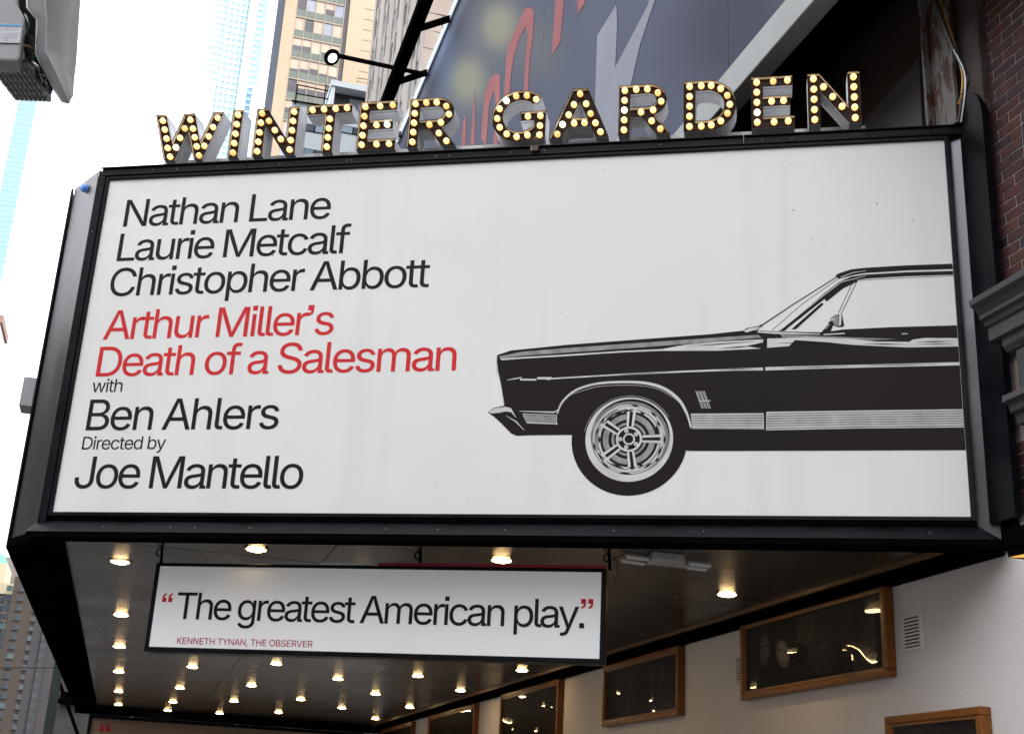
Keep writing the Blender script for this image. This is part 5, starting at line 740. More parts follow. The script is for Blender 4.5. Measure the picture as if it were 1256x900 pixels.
# framed photographs
def frame_pic(y0, y1, z0, z1, label, kind=0):
    t = thing('framed_photograph', label, 'picture frame', (WX, (y0+y1)/2, z0), 'gilt framed photographs on the theatre wall')
    F = .055; D0, D1 = 5.165, 5.249
    for nm, bx in (('frame_rail', (y0, y1, z0, z0+F)), ('frame_rail', (y0, y1, z1-F, z1)), ('frame_stile', (y0, y0+F, z0+F, z1-F)), ('frame_stile', (y1-F, y1, z0+F, z1-F))):
        m = MB(); m.box(D0, D1, *bx); a, c, e, g = bx
        m.build(nm, M_gold, t, bevel=.008)
    m = MB(); m.box(5.178, 5.2, y0+F, y0+F+.018, z0+F, z1-F); m.box(5.178, 5.2, y1-F-.018, y1-F, z0+F, z1-F); m.box(5.178, 5.2, y0+F+.018, y1-F-.018, z0+F, z0+F+.018); m.box(5.178, 5.2, y0+F+.018, y1-F-.018, z1-F-.018, z1-F); m.build('inner_slip', mat('dark_gilt', (.20, .08, .02), .4, var=.2) if 'dark_gilt' not in bpy.data.materials else bpy.data.materials['dark_gilt'], t)
    m = MB(); m.add([(5.205, y0+F, z0+F), (5.205, y1-F, z0+F), (5.205, y1-F, z1-F), (5.205, y0+F, z1-F)], [(0, 1, 2, 3)]); m.build('photograph', M_print, t)
    iy0, iy1, iz0, iz1 = y0+F+.02, y1-F-.02, z0+F+.02, z1-F-.02
    def P(s_, v): return (iy1+(iy0-iy1)*s_, iz0+(iz1-iz0)*v)       # s from the far side to the near side
    def poly(pts, X, m_, nm, lb=None):
        m = MB(); m.prism([[P(*q_) for q_ in pts]], lambda a, c, d: Vector((d, a, c)), None, X); m.build(nm, m_, t, label=lb)
    def ell(cx, cy, rx, ry, n=20, tilt=0): return [(cx+rx*math.cos(k*2*math.pi/n)*math.cos(tilt)-ry*.4*math.sin(k*2*math.pi/n)*math.sin(tilt), cy+ry*math.sin(k*2*math.pi/n)+rx*2*math.cos(k*2*math.pi/n)*math.sin(tilt)) for k in range(n)]
    if kind == 1:
        poly([(.30, .02), (.95, .02), (.95, .98), (.42, .98), (.40, .5)], 5.2035, M_pmid, 'print_backdrop')
        poly([(0, .01), (.0, .30), (.05, .36), (.10, .33), (.16, .30), (.20, .40), (.30, .50), (.37, .62), (.47, .55), (.51, .30), (.57, .42), (.64, .50), (.72, .44), (.79, .25), (.80, .01)], 5.2030, M_pdark, 'print_figures', 'two dark suited figures')
        shades = [mat('portrait_tone_%d' % k, (v, v*.92, v*.86), .6, spec=.05, var=.15, scale=12) for k, v in enumerate((.018, .040, .080, .125, .165))]
        def soft(cx, cy, rx, ry, tones, X, nm, tilt=0, shift=(0, 0)):
            n = len(tones)
            for k, tn in enumerate(tones):
                f_ = 1-.22*k; poly(ell(cx+shift[0]*k, cy+shift[1]*k, rx*f_, ry*f_, 26, tilt), X-.00012*k, shades[tn], nm)
        soft(.150, .66, .056, .32, (0, 1), 5.2028, 'print_hair')
        soft(.150, .60, .046, .26, (1, 2, 2), 5.2025, 'print_face', 0, (.003, .02))
        for c_ in ((.128, .66), (.168, .66)): soft(*c_, .013, .022, (1, 0), 5.2021, 'print_eye')
        soft(.150, .45, .018, .012, (1,), 5.2021, 'print_mouth')
        soft(.285, .68, .068, .22, (0, 0), 5.2028, 'print_hair', .2)
        soft(.298, .48, .050, .23, (2, 3, 4), 5.2024, 'print_face', .25, (.003, .01))
        for c_ in ((.280, .55), (.322, .50)): soft(*c_, .013, .022, (2, 1), 5.2019, 'print_eye', .3)
        soft(.312, .36, .018, .012, (1,), 5.2018, 'print_mouth', .3)
        soft(.60, .30, .10, .26, (0,), 5.2028, 'print_shoulder')
        poly([(.50, .60), (.53, .93), (.545, .97), (.54, .80), (.525, .55)], 5.2027, shades[1], 'print_highlight'); poly([(.86, .10), (.88, .55), (.92, .80), (.95, .78), (.94, .20)], 5.2027, shades[1], 'print_highlight')
        poly([(.575, .46), (.60, .52), (.63, .50), (.62, .40), (.59, .38)], 5.2026, shades[1], 'print_highlight')
    elif kind == 2:
        for s0 in (.3, .62, .74): poly([(s0, .1), (s0+.05, .12), (s0+.08, .85), (s0+.04, .9), (s0+.02, .5)], 5.203, M_pmid, 'print_streak')
    if kind == 1:       # the acrylic has buckled a little, so the lamps smear across it
        m = MB(); NY, NZ = 40, 20; vs = []
        for a in range(NY+1):
            for c in range(NZ+1):
                s_, v = a/NY, c/NZ; yy, zz = y1-F+(y0-y1+2*F)*s_, z0+F+(z1-z0-2*F)*v; e_ = math.sin(math.pi*s_)*math.sin(math.pi*v)
                vs.append((5.182-e_*(.006*math.sin(5.2*s_+1.8*v-1.2)+.022*math.exp(-((s_-.78)/.16)**2-((v-.45)/.30)**2)), yy, zz))
        m.add(vs, [(a*(NZ+1)+c, a*(NZ+1)+c+1, (a+1)*(NZ+1)+c+1, (a+1)*(NZ+1)+c) for a in range(NY) for c in range(NZ)]); m.build('pane', M_glass, t, smooth=True); return
    m = MB(); m.add([(5.186, y0+F, z0+F), (5.186, y1-F, z0+F), (5.186, y1-F, z1-F), (5.186, y0+F, z1-F)], [(0, 3, 2, 1)]); m.build('pane', M_glass, t)
frame_pic(8.292, 10.68, 1.133, 1.820, 'wide gilt framed dark photograph of two men under the marquee, largest on the wall', 1)
frame_pic(12.08, 14.26, 1.090, 1.770, 'gilt framed dark photograph left of the large one, cut by the hanging sign corner', 2)
frame_pic(15.9, 18.6, .95, 1.775, 'tall gilt framed photograph behind the one by the hanging sign corner', 0)
frame_pic(20.1, 23.4, 1.06, 1.76, 'small gilt framed photograph second to last before the dark end', 0)
frame_pic(24.8, 28.0, 1.05, 1.75, 'farthest gilt framed photograph, tiny under the soffit', 0)
frame_pic(7.24, 8.36, .15, .855, 'gilt frame cut by the bottom edge at the right of the wall', 0)
frame_pic(10.0, 12.0, -.2, .62, 'gilt frame whose top corner barely shows at the bottom of the wall', 0)
# ------------------------------------------------------------------ big printed board above the marquee
BX = 4.3; BT, BB = 15.2, 6.32
ub = thing('upper_billboard', 'huge grey blue billboard with blurred lights and slashed strokes above the marquee', 'billboard', (BX, 20, 6))
def blur_mat():
    m = mat('blurred_print', (.100, .115, .165), .75, spec=.06, var=.10, scale=.25)
    t = m.node_tree; bsdf = t.nodes['Principled BSDF']; src = bsdf.inputs['Base Color'].links[0].from_socket; g = t.nodes.new('ShaderNodeNewGeometry')
    for (px, py, hx, hy, col, pw) in ((600, 30, 70, 80, (.17, .18, .18), .6), (570, 100, 60, 70, (.17, .18, .18), .5), (612, 32, 40, 46, (.36, .35, .23), .6), (572, 98, 40, 46, (.34, .34, .22), .6), (655, 60, 60, 70, (.15, .155, .16), .5), (690, 150, 90, 50, (.10, .11, .16), .4), (545, 60, 22, 90, (.16, .22, .36), .6), (835, 60, 70, 90, (.085, .09, .13), .6), (900, 30, 150, 150, (.066, .066, .098), .95)):
        c = on_x(px, py, BX); e1 = on_x(px+hx, py, BX)-c; e2 = on_x(px, py+hy, BX)-c; det = e1.y*e2.z-e1.z*e2.y
        sb = t.nodes.new('ShaderNodeVectorMath'); sb.operation = 'SUBTRACT'; t.links.new(g.outputs['Position'], sb.inputs[0]); sb.inputs[1].default_value = Wd(c); cmb = t.nodes.new('ShaderNodeCombineXYZ')
        for k_, v_ in ((0, (0, e2.z/det/S, -e2.y/det/S)), (1, (0, -e1.z/det/S, e1.y/det/S))):
            dt = t.nodes.new('ShaderNodeVectorMath'); dt.operation = 'DOT_PRODUCT'; t.links.new(sb.outputs[0], dt.inputs[0]); dt.inputs[1].default_value = v_; t.links.new(dt.outputs['Value'], cmb.inputs[k_])
        d = t.nodes.new('ShaderNodeVectorMath'); d.operation = 'LENGTH'; t.links.new(cmb.outputs[0], d.inputs[0])
        r = t.nodes.new('ShaderNodeMapRange'); r.interpolation_type = 'SMOOTHERSTEP'; r.inputs['From Min'].default_value = .1; r.inputs['From Max'].default_value = 1; r.inputs['To Min'].default_value = pw; r.inputs['To Max'].default_value = 0; t.links.new(d.outputs['Value'], r.inputs['Value'])
        x = t.nodes.new('ShaderNodeMix'); x.data_type = 'RGBA'; t.links.new(r.outputs[0], x.inputs['Factor']); t.links.new(src, x.inputs['A']); x.inputs['B'].default_value = (*col, 1); src = x.outputs['Result']
    t.links.new(src, bsdf.inputs['Base Color']); return m
M_blur = blur_mat()
for k in range(11):   # vinyl in vertical drops with fine seams
    y0 = 3.0+k*3.0; b = MB(); b.box(BX, BX+.05, y0+.004, y0+2.996, BB, BT); b.build('print_panel', M_blur, ub)
b = MB(); b.box(BX-.06, BX+.12, 3, 36, BB-.31, BB-.003); b.build('bottom_frame', mat('pale_frame', (.25, .26, .26), .5, var=.1, scale=2), ub, bevel=.01)
b = MB(); b.box(BX-.05, BX+.12, 3, 36, BT+.003, BT+.28); b.build('top_frame', mat('pale_blue_frame', (.50, .56, .62), .5, var=.08), ub, bevel=.01)
b = MB(); b.box(BX+.12, BX+.9, 3, 36, BB+.2, BT-.2); b.build('board_back', M_blk2, ub)
M_pink = mat('pink_stroke', (.36, .135, .145), .75, spec=.06, var=.12, scale=1); M_lav = mat('lavender_stroke', (.29, .30, .36), .75, spec=.06, var=.06, scale=1)
def bpoly(pts, m_, nm, off=.005):
    m = MB(); m.prism([[(on_x(x, y, BX-off).y, on_x(x, y, BX-off).z) for x, y in pts]], lambda a, c, d: Vector((d, a, c)), None, BX-off); m.build(nm, m_, ub)
bpoly([(732.5, 44), (756, 6), (757, 30), (754.5, 83), (795, 6), (798, -12), (810, -18), (800, 10), (785, 55), (772, 112), (770, 190), (728, 190), (730, 120)], M_lav, 'pale_stroke')
bpoly([(677, 68), (681, 0), (682, -20), (694, -20), (690, 20), (687, 52)], M_pink, 'pink_stroke')
bpoly([(706, -20), (724, -20), (716, 6), (709, 17)], M_pink, 'pink_stroke')
bpoly([(617, 140), (621, 70), (623, 58), (632, 38), (643, 12), (650, 9), (655, 14), (654, 40), (649, 80), (646, 150), (641, 150), (644, 80), (647, 45), (645, 32), (636, 50), (630, 70), (627, 90), (623, 150)], M_pink, 'pink_stroke')
bpoly([(590, 170), (594, 118), (600, 98), (607, 90), (613, 92), (613, 130), (610, 180), (605, 180), (608, 128), (606, 110), (600, 128), (596, 180)], M_pink, 'pink_stroke')
bpoly([(577, 178), (580, 130), (583, 110), (582, 178)], M_pink, 'pink_stroke'); bpoly([(566, 180), (568, 150), (572, 140), (571, 180)], M_pink, 'pink_stroke')
# lighting outriggers along the board's head
pg = thing('lighting_gantry', 'black pipe rail on short arms along the head of the huge billboard', 'gantry', (2.9, 22, 15))
g0, g1 = on_x(526, -8, 3.55), on_x(470, 130, 3.55)
zr = (g0.z+g1.z)/2
b = MB(); b.box(3.45, 3.68, 14, 40, zr-.13, zr+.13); b.build('rail', M_blk2, pg)
for px, py in ((555, 10), (527, 76), (497, 126)):
    a = on_x(px, py, BX); m = MB(); m.tube([(BX+.02, a.y, BT+.1), (3.6, a.y, zr)], .075, 8); m.build('arm', M_blk2, pg)
fl = thing('floodlight', 'black floodlight with white lens at the tip of a long thin arm', 'floodlight', (0, 25, 15))
a = on_x(524, 92, BX-.05); tip = on_y(416, 69, a.y)
b = MB(); b.tube([a, tip], .05, 8); b.build('long_arm', M_blk2, fl)
hd = on_y(406.5, 70, a.y); px1 = abs(on_y(416, 70, a.y).x-hd.x)/9.5
dirv = (Vector((0, 0, 0))-hd).normalized(); ax = (dirv+Vector((.75, 0, -.55))).normalized()
b = MB(); b.lathe([(0, -.5*px1*12), (px1*5, -.4*px1*12), (px1*10.5, 0), (px1*11, px1*2), (px1*9.8, px1*2)], hd, ax, 18); b.build('lamp_housing', M_blk2, fl, smooth=True)
b = MB(); b.lathe([(0, px1*2.6), (px1*4.4, px1*2.4), (px1*6.2, px1*1.9)], hd-Vector((0, 0, px1*1.0))+rt*px1*.6, ax, 16); b.build('lamp_lens', mat('floodlight_lens', (.85, .85, .85), .3, var=0, emit=(1, 1, 1), estr=1.5), fl, smooth=True)

M_hs = mat('grey_powder_coat', (.33, .33, .345), .42, var=.04, scale=4, spec=.5, rvar=.06)
# ------------------------------------------------------------------ city behind
M_tan = mat('sunlit_limestone', (.46, .35, .255), .8, var=.08, scale=.12, bump=.05, dirt=(.40, .285, .185), dirtpos=(.55, .8))
M_mull = mat('stone_mullion', (.34, .29, .23), .7, var=.08)
M_spand = mat('green_grey_spandrel', (.12, .145, .13), .4, var=.15, scale=.3)
M_gl_lt = mat('blind_window', (.46, .35, .27), .3, var=.2, scale=.2, coat=.4); M_gl_dk = mat('dark_window', (.055, .048, .062), .12, var=.3, scale=.2, spec=.8); M_gl_bl = mat('blue_window', (.27, .28, .36), .12, var=.2, scale=.2, spec=.8)
M_navy = mat('navy_glass_side', (.030, .042, .075), .7, var=.4, scale=.3, spec=.1)
def tower(name, label, cat, Y, **k): return thing(name, label, cat, (on_y(400, 400, Y).x, Y, G0))
YB = 220
bt = thing('beige_tower', 'sunlit beige office tower with a grid of windows behind the letters', 'building', (10, YB, G0))
xl = on_y(350.5, 0, YB).x; 
def bx_at(px, py): return on_y(px, py, YB).x
x_pl, x_w0, x_w1, x_sh = xl, bx_at(362.2, 26), bx_at(420.5, 33), bx_at(428, 20)
b = MB(); b.box(xl, x_w0, YB, YB+26, G0, 190); b.build('corner_pier', M_tan, bt)
b = MB(); b.box(xl-.05, xl+.3, YB+.4, YB+36, G0, 190); b.build('glass_side', M_navy, bt)
for k in range(60):
    z = 100+k*1.5; b = None
b = MB(); b.box(x_w0, x_w1, YB+1.2, YB+26, G0, 190); b.build('core_wall', M_mull, bt)
b = MB(); b.box(x_w1, x_sh, YB+.9, YB+26, G0, 190); b.build('recess_strip', M_gl_dk, bt)
b = MB(); b.box(x_sh, x_sh+26, YB-.2, YB+26, G0, 190); b.build('blank_wall', M_tan, bt)
zf = [on_y(362, py, YB).z for py in (-30, -4.5, 21, 46.7, 72.3, 98.3, 124.5, 150)]
pitch = (zf[0]-zf[-1])/7; ztop = zf[0]
bay = (x_w1-x_w0)/5
fm = MB()
for r_ in range(14):
    z1 = ztop+pitch*2-pitch*r_; z0 = z1-pitch
    fm.box(x_w0, x_w1, YB-.08, YB+1.2, z1-.13, z1+.13)
    for c in range(5):
        xa = x_w0+bay*c+.07; xb = x_w0+bay*(c+1)-.07
        wn = MB(); wn.mi = 0; h = z1-.16-(z0+.16); zs = z0+.16+h*.38
        wo = MB(); wo.add([(xa, YB+.12, zs), (xb, YB+.12, zs), (xb, YB+.12, z1-.16), (xa, YB+.12, z1-.16)], [(0, 1, 2, 3)])
        q = random.random(); wm = M_gl_lt if q < .55 else M_gl_dk if q < .85 else M_gl_bl
        if r_ == 2: wm = M_gl_dk
        o = wo.build('window', wm, bt)
        if wm is M_gl_lt and random.random() < .6:
            f_ = random.uniform(.12, .5); m = MB(); m.add([(xa, YB+.10, zs), (xb, YB+.10, zs), (xb, YB+.10, zs+(z1-.16-zs)*f_), (xa, YB+.10, zs+(z1-.16-zs)*f_)], [(0, 1, 2, 3)]); m.build('clear_pane', M_gl_dk, o)
        m = MB(); m.box(xa, xb, YB+.06, YB+1.15, z0+.16, zs-.05); m.build('spandrel', M_spand, bt)
for c in range(6): fm.box(x_w0+bay*c-.07, x_w0+bay*c+.07, YB-.03, YB+1.2, ztop-14*pitch, ztop+2*pitch)
fm.build('window_grid', M_mull, bt)
for k in range(9):
    z = on_y(440, 10+k*13, YB).z; b = MB(); b.box(x_sh+3, x_sh+26, YB-.27, YB-.201, z, z+.1); b.build('stone_joint', M_mull, bt)

# blue-grey lower block in front of it
YC = 150
M_bg = mat('blue_grey_cladding', (.28, .32, .37), .55, var=.07, scale=.3); M_bgl = mat('pale_blue_parapet', (.42, .48, .54), .5, var=.07)
bb = thing('blue_grey_block', 'blue grey modern block with dark ribbon windows behind the letters N T E', 'building', (15, YC, G0))
def cx(px, py): p = on_y(px, py, YC); return p.x, p.z
x0, zr_ = cx(359, 124); x1 = cx(500, 150)[0]; zr_ = cx(400, 131.5)[1]
b = MB(); b.box(x0, x1, YC, YC+20, G0, zr_); b.build('wall', M_bg, bb)
xp0, zp0 = cx(406.5, 99); xp1 = cx(453, 108)[0]; zp1 = cx(408, 106)[1]
b = MB(); b.box(xp0, xp1+3, YC-.3, YC+14, zp1, zp0); b.build('roof_slab', M_bgl, bb)
b = MB(); b.box(xp0+.15, xp0+.6, YC-.1, YC+14, zr_, zp1); b.build('side_fin', M_bgl, bb)
b = MB(); b.box(xp0+.6, xp1+3, YC+1.5, YC+13, zr_, zp1); b.build('penthouse_recess', mat('deep_dark_glass', (.012, .014, .02), .3, var=.2), bb)
xa = cx(430, 120)[0]; b = MB(); b.box(xa, xp1+2, YC+.8, YC+1.45, zr_-.0, zp1-.9); b.build('penthouse_wall', mat('slate_wall', (.06, .075, .09), .6), bb)
zz0 = cx(441, 124)[1]; b = MB(); b.box(cx(441, 120)[0], cx(448, 120)[0], YC+.7, YC+.79, zr_+.3, zp1-1.6); b.build('window', mat('violet_pane', (.16, .13, .25), .2), bb)
rl = MB()
for pa, pb in (((364, 104), (403, 112)), ((363, 115), (403, 122))):
    a_, c_ = on_y(*pa, YC), on_y(*pb, YC); rl.tube([a_, c_], .09, 5)
for px in (364, 399):
    a_, c_ = on_y(px+1, 104, YC), on_y(px-2, 128, YC); rl.tube([a_, Vector((a_.x, YC, c_.z))], .09, 5)
a_, c_ = on_y(358, 123.5, YC-.2), on_y(405, 131.5, YC-.2); rl.tube([a_, c_], .14, 5)
rl.build('roof_railing', M_blk2, bb)
rl = MB(); a_, c_, d_ = on_y(438, 96, YC+2), on_y(438, 101, YC+2), on_y(452, 98, YC+2); rl.tube([c_, a_, d_], .06, 4); rl.build('roof_handrail', M_blk2, bb)
for (px0, py0, px1, py1) in ((375, 152, 397, 166), (419, 154, 446, 172), (452, 158, 478, 176), (373, 182, 397, 191), (419, 188, 446, 200), (300, 150, 330, 160)):
    a_ = on_y(px0, py0, YC); c_ = on_y(px1, py1, YC)
    if a_.x < x0: continue
    hw_ = c_.x-a_.x; m = MB(); zt_ = a_.z; zb_ = min(a_.z-1.05, a_.z-.9)
    m.box(a_.x, a_.x+hw_, YC-.10, YC-.003, zb_, zt_); o = m.build('window', M_blk2, bb)
    for k in range(2): m = MB(); m.box(a_.x+.08+hw_/2*k, a_.x+hw_/2*(k+1)-.08, YC-.13, YC-.101, zb_+.08, zt_-.10); m.build('pane', mat('sky_blue_pane_%d' % random.randrange(99), random.choice(((.16, .22, .30), (.10, .14, .20), (.03, .04, .06))), .1, spec=.8), o)

# old stone block beyond the theatre
M_old = mat('grey_limestone', (.34, .31, .285), .85, var=.15, scale=.5, bump=.25, bscale=4, dirt=(.22, .20, .185), dirtpos=(.5, .72), stretch=(1, 1, .4))
K = 3.0; XO = WX*K
os_ = thing('old_stone_building', 'old grey stone building with tall dark windows between the tower and the huge billboard', 'building', (XO, 100, G0))
yn = on_x(524, 0, XO).y; yf = on_x(461, 0, XO).y
b = MB(); b.box(XO+.15, XO+30, yn+.4, yf, G0, 140); b.build('core_wall', M_old, os_)
nb = 5; pw = (yf-yn)/nb
zlo, zhi = 52, 100; fp = 3.9
pier = MB()
for k in range(nb+1): 
    y = yn+k*pw; pier.box(XO-.05, XO+.9, y-.0 if k == 0 else y-pw*.22, y+pw*.22 if k < nb else y, 40, 120)
pier.build('pier_wall', M_old, os_, kind='stuff')
sp_ = MB(); n_w = 0
wfm = M_gl_dk; skyp = mat('sky_reflecting_pane', (.5, .56, .66), .08, var=.15, scale=.3, spec=1.0, metal=.5)
for r_ in range(16):
    z0 = 46+r_*fp
    for k in range(nb):
        ya, yb_ = yn+k*pw+pw*.22, yn+(k+1)*pw-pw*.22; ym = (ya+yb_)/2
        spm = MB(); spm.box(XO+.08, XO+.9, ya, ym-.3, z0-.75, z0+.75); spm.build('spandrel', M_old, os_); spm = MB(); spm.box(XO+.08, XO+.9, ym+.3, yb_, z0-.75, z0+.75); spm.build('spandrel', M_old, os_)
        for a_, c_ in ((ya, ym-.3), (ym+.3, yb_)):
            m = MB(); m.add([(XO+.14, a_, z0+.75), (XO+.14, c_, z0+.75), (XO+.14, c_, z0+fp-.75), (XO+.14, a_, z0+fp-.75)], [(0, 1, 2, 3)]); m.build('window', skyp if random.random() < .4 else M_gl_dk, os_); n_w += 1
for k in range(nb):
    m = MB(); ym = yn+(k+.5)*pw; m.box(XO+.0, XO+.9, ym-.3, ym+.3, 44, 110); m.build('mullion_pier', M_old, os_)
# ashlar blocks of its near end wall
M_ash = mat('ashlar', (.32, .27, .24), .85, var=.1, scale=.5, bump=.2, bscale=3)
for r_ in range(30):
    z0 = 50+r_*1.75
    for c in range(4):
        xx = XO+.02+c*3.0+(1.5 if r_ % 2 else 0); m = MB(); m.box(xx, min(xx+2.92, XO+12), yn-.05+random.uniform(-.04, .04), yn+.39, z0, z0+1.66)
        if r_ % 2 and c == 0:
            m2 = MB(); m2.box(XO+.02, XO+1.44, yn-.02, yn+.39, z0, z0+1.66); m2.build('stone', M_ash, os_)
        m.build('stone', M_ash, os_)
# glass towers far off; haze and sky reflection put into their pale colours
def glass_tower_mat(name, c1, c2, sc, sq=.35):
    m = mat(name, c1, .25, spec=.8, var=.06, scale=.05); t = m.node_tree; bs = t.nodes['Principled BSDF']; src = bs.inputs['Base Color'].links[0].from_socket
    return m
M_g1 = mat('hazed_blue_glass', (.48, .64, .73), .3, spec=.6, var=.06, scale=.02); M_g2 = mat('blue_glass_face', (.26, .46, .65), .25, spec=.8, var=.08, scale=.02); M_g3 = mat('hazed_white_glass', (.58, .70, .78), .4, var=.04, scale=.02); M_gm = mat('pale_mullion', (.74, .83, .88), .5, var=.02)
YG = 700
gt = thing('glass_skyscraper', 'pale blue glass skyscraper fading into the white sky at upper centre left', 'building', (on_y(290, 100, YG).x, YG, G0))
def gx(px, py): return on_y(px, py, YG).x
def gz(px, py): return on_y(px, py, YG).z
H_ = 620
xa, xb, xc, xd, xe = gx(262, 0), gx(276, 30), gx(303, 30), gx(311, 50), gx(330, 0)
b = MB(); b.box(xa, xb, YG+6, YG+60, G0, H_); b.build('left_wing', M_g3, gt)
b = MB(); b.box(xb, xc, YG, YG+60, G0, H_); b.build('centre_face', M_g1, gt)
b = MB(); b.box(xc, xd, YG-3, YG+60, G0, H_); b.build('pale_fin', M_g3, gt)
b = MB(); b.box(xd, xe, YG+2, YG+60, G0, H_); b.build('blue_face', M_g2, gt)  # shaded side of the tower, its shade put into the darker blue
zsh = gz(320, 107)
b = MB(); b.box(gx(308, 120), gx(316, 133)+2, YG-2, YG+58, G0, zsh); b.build('lower_block', M_g1, gt)
zs2 = gz(245, 100); b = MB(); b.box(gx(240, 110), xb, YG-1, YG+50, G0, gz(250, 98)); b.build('lower_wing', M_g1, gt)
fl_ = MB()
for r_ in range(70):
    z = gz(300, 200)+r_*4.3
    fl_.box(xb+.4, xc-.4, YG-.5, YG-.02, z, z+1.5)
    if z < H_: fl_.box(xd+.3, xd+3.5, YG+1.5, YG+1.99, z, z+1.4); fl_.box(xa+.3, xb-.3, YG+5.5, YG+5.99, z, z+1.2)
fl_.build('floor_bands', M_gm, gt, kind='stuff')
for k in range(4): b = MB(); x = xb+(xc-xb)*(k+.5)/4; b.box(x-.5, x+.5, YG-1.2, YG-.51, G0, H_); b.build('vertical_fin', M_g1, gt)
YL = 300
lt_ = thing('left_glass_tower', 'slim pale blue glass tower at the left edge below the grey housing', 'building', (on_y(20, 200, YL).x, YL, G0))
x0, x1 = on_y(22, 130, YL).x, on_y(44, 130, YL).x
b = MB(); b.box(x0, x1, YL, YL+25, G0, 240); b.build('blue_face', M_g2, lt_)
b = MB(); b.box(x0-22, x0, YL-.5, YL+25, G0, 240); b.build('pale_face', M_g3, lt_)
b = MB()
for k in range(110): z = 100+k*1.3; b.box(x0+.1, x1-.1, YL-.04, YL-.01, z, z+.7)
b.build('floor_bands', mat('light_blue_band', (.30, .50, .68), .3), lt_, kind='stuff')
YS = 200; p = on_y(4.5, 387, YS)
st = thing('brown_roof_block', 'sliver of a brown building top at the far left edge', 'building', (p.x-5, YS, G0))
b = MB(); b.box(p.x-12, p.x, YS, YS+10, p.z-1.2, p.z); b.build('parapet', mat('brown_parapet', (.30, .20, .17), .8), st); b = MB(); b.box(p.x-12, p.x-.3, YS+.2, YS+10, G0, p.z-1.2); b.build('wall', mat('pale_grey_wall', (.5, .5, .52), .8), st)
# tan residential tower down the street at lower left
YT = 400
tt = thing('tan_apartment_tower', 'tall shaded tan apartment tower with columns of dark windows at lower left', 'building', (on_y(40, 800, YT).x, YT, G0))
M_tt = mat('shaded_tan_precast', (.060, .047, .040), .85, var=.08, scale=.06); M_tg = mat('grey_precast', (.048, .046, .052), .85, var=.08, scale=.06)  # shade from neighbouring buildings is put into the tower's dark wall colour
def tx(px, py): return on_y(px, py, YT).x
def tz(px, py): return on_y(px, py, YT).z
ztt = tz(27, 707); xA, xB, xC, xD = tx(9, 760), tx(41, 745), tx(50, 790), tx(68, 830)
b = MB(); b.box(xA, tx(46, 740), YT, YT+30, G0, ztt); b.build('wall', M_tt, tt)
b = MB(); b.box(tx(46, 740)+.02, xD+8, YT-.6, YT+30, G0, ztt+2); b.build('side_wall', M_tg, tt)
gl = [mat('shade_window', (.018, .022, .03), .12, spec=.8, var=.3, scale=.5), mat('lit_edge_window', (.05, .08, .08), .12, spec=.8)]
pz = 10.2*YT/1575*1.06
for cpx, cpy, wid in ((23, 745, 6.5), (41, 762, 6.0), (3, 770, 6)):
    xc_ = tx(cpx, cpy); hw_ = wid/2*YT*1.05/1575
    for r_ in range(22):
        z = ztt-3.5-pz*r_
        if z < 3: break
        m = MB(); m.add([(xc_-hw_, YT-.03, z-pz*.28), (xc_+hw_, YT-.03, z-pz*.28), (xc_+hw_, YT-.03, z+pz*.24), (xc_-hw_, YT-.03, z+pz*.24)], [(0, 1, 2, 3)]); m.mi = 0
        o = m.build('window', gl[0] if random.random() < .85 else gl[1], tt)
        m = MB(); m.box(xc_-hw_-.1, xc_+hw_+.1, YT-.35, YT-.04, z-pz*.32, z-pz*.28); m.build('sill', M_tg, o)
xq = tx(54, 790); hw_ = .9
b = MB(); b.box(xq-hw_, xq+hw_, YT-.9, YT-.61, G0, ztt-8); b.build('window_strip', gl[0], tt)
for r_ in range(22):
    z = ztt-10-pz*r_
    if z < 3: break
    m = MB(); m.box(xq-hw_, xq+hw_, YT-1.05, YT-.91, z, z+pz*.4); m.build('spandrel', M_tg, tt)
YU = 470
ct = thing('cream_tower', 'sunlit cream tower with a green mansard roof at the lower left edge', 'building', (on_y(3, 720, YU).x, YU, G0))
M_cr = mat('cream_brick', (.50, .42, .30), .8, var=.08, scale=.05); M_gr = mat('copper_green', (.14, .36, .27), .7)
xr = on_y(7.5, 700, YU).x; zr2 = on_y(5, 691, YU).z
b = MB(); b.box(xr-18, xr, YU, YU+20, G0, zr2); b.build('wall', M_cr, ct)
b = MB(); b.hexa((xr-18, YU, zr2), (xr, YU, zr2), (xr, YU+20, zr2), (xr-18, YU+20, zr2), (xr-15, YU+3, zr2+4), (xr-2.2, YU+3, zr2+4), (xr-2.2, YU+17, zr2+4), (xr-15, YU+17, zr2+4)); b.build('mansard_roof', M_gr, ct)
x2 = on_y(14, 700, YU-20).x; z2 = on_y(12, 683, YU-20).z
c2 = thing('stepped_grey_tower', 'stepped pale grey tower beside the cream one at the lower left edge', 'building', (x2, YU-20, G0))
b = MB(); b.box(x2-8, x2+.6, YU+22, YU+50, G0, on_y(12, 683, YU+22).z*1.0); b.build('wall', mat('grey_brown_wall', (.22, .19, .18), .8), c2)
M_st = mat('taupe_brick', (.22, .17, .14), .8, var=.1, scale=.1)
x3a, x3b, z3 = on_y(0, 730, 380).x, on_y(18, 722, 380).x, on_y(14, 716, 380).z
b = MB(); b.box(x3a-20, x3b, 415, 440, G0, on_y(14, 717, 415).z); b.build('lower_wall', M_st, c2)
b = MB(); b.box(x3a-20, x3b-.3, 414, 415-.02, on_y(14, 717, 415).z-3, on_y(14, 717, 415).z+.2); b.build('sunlit_parapet', M_cr, c2)
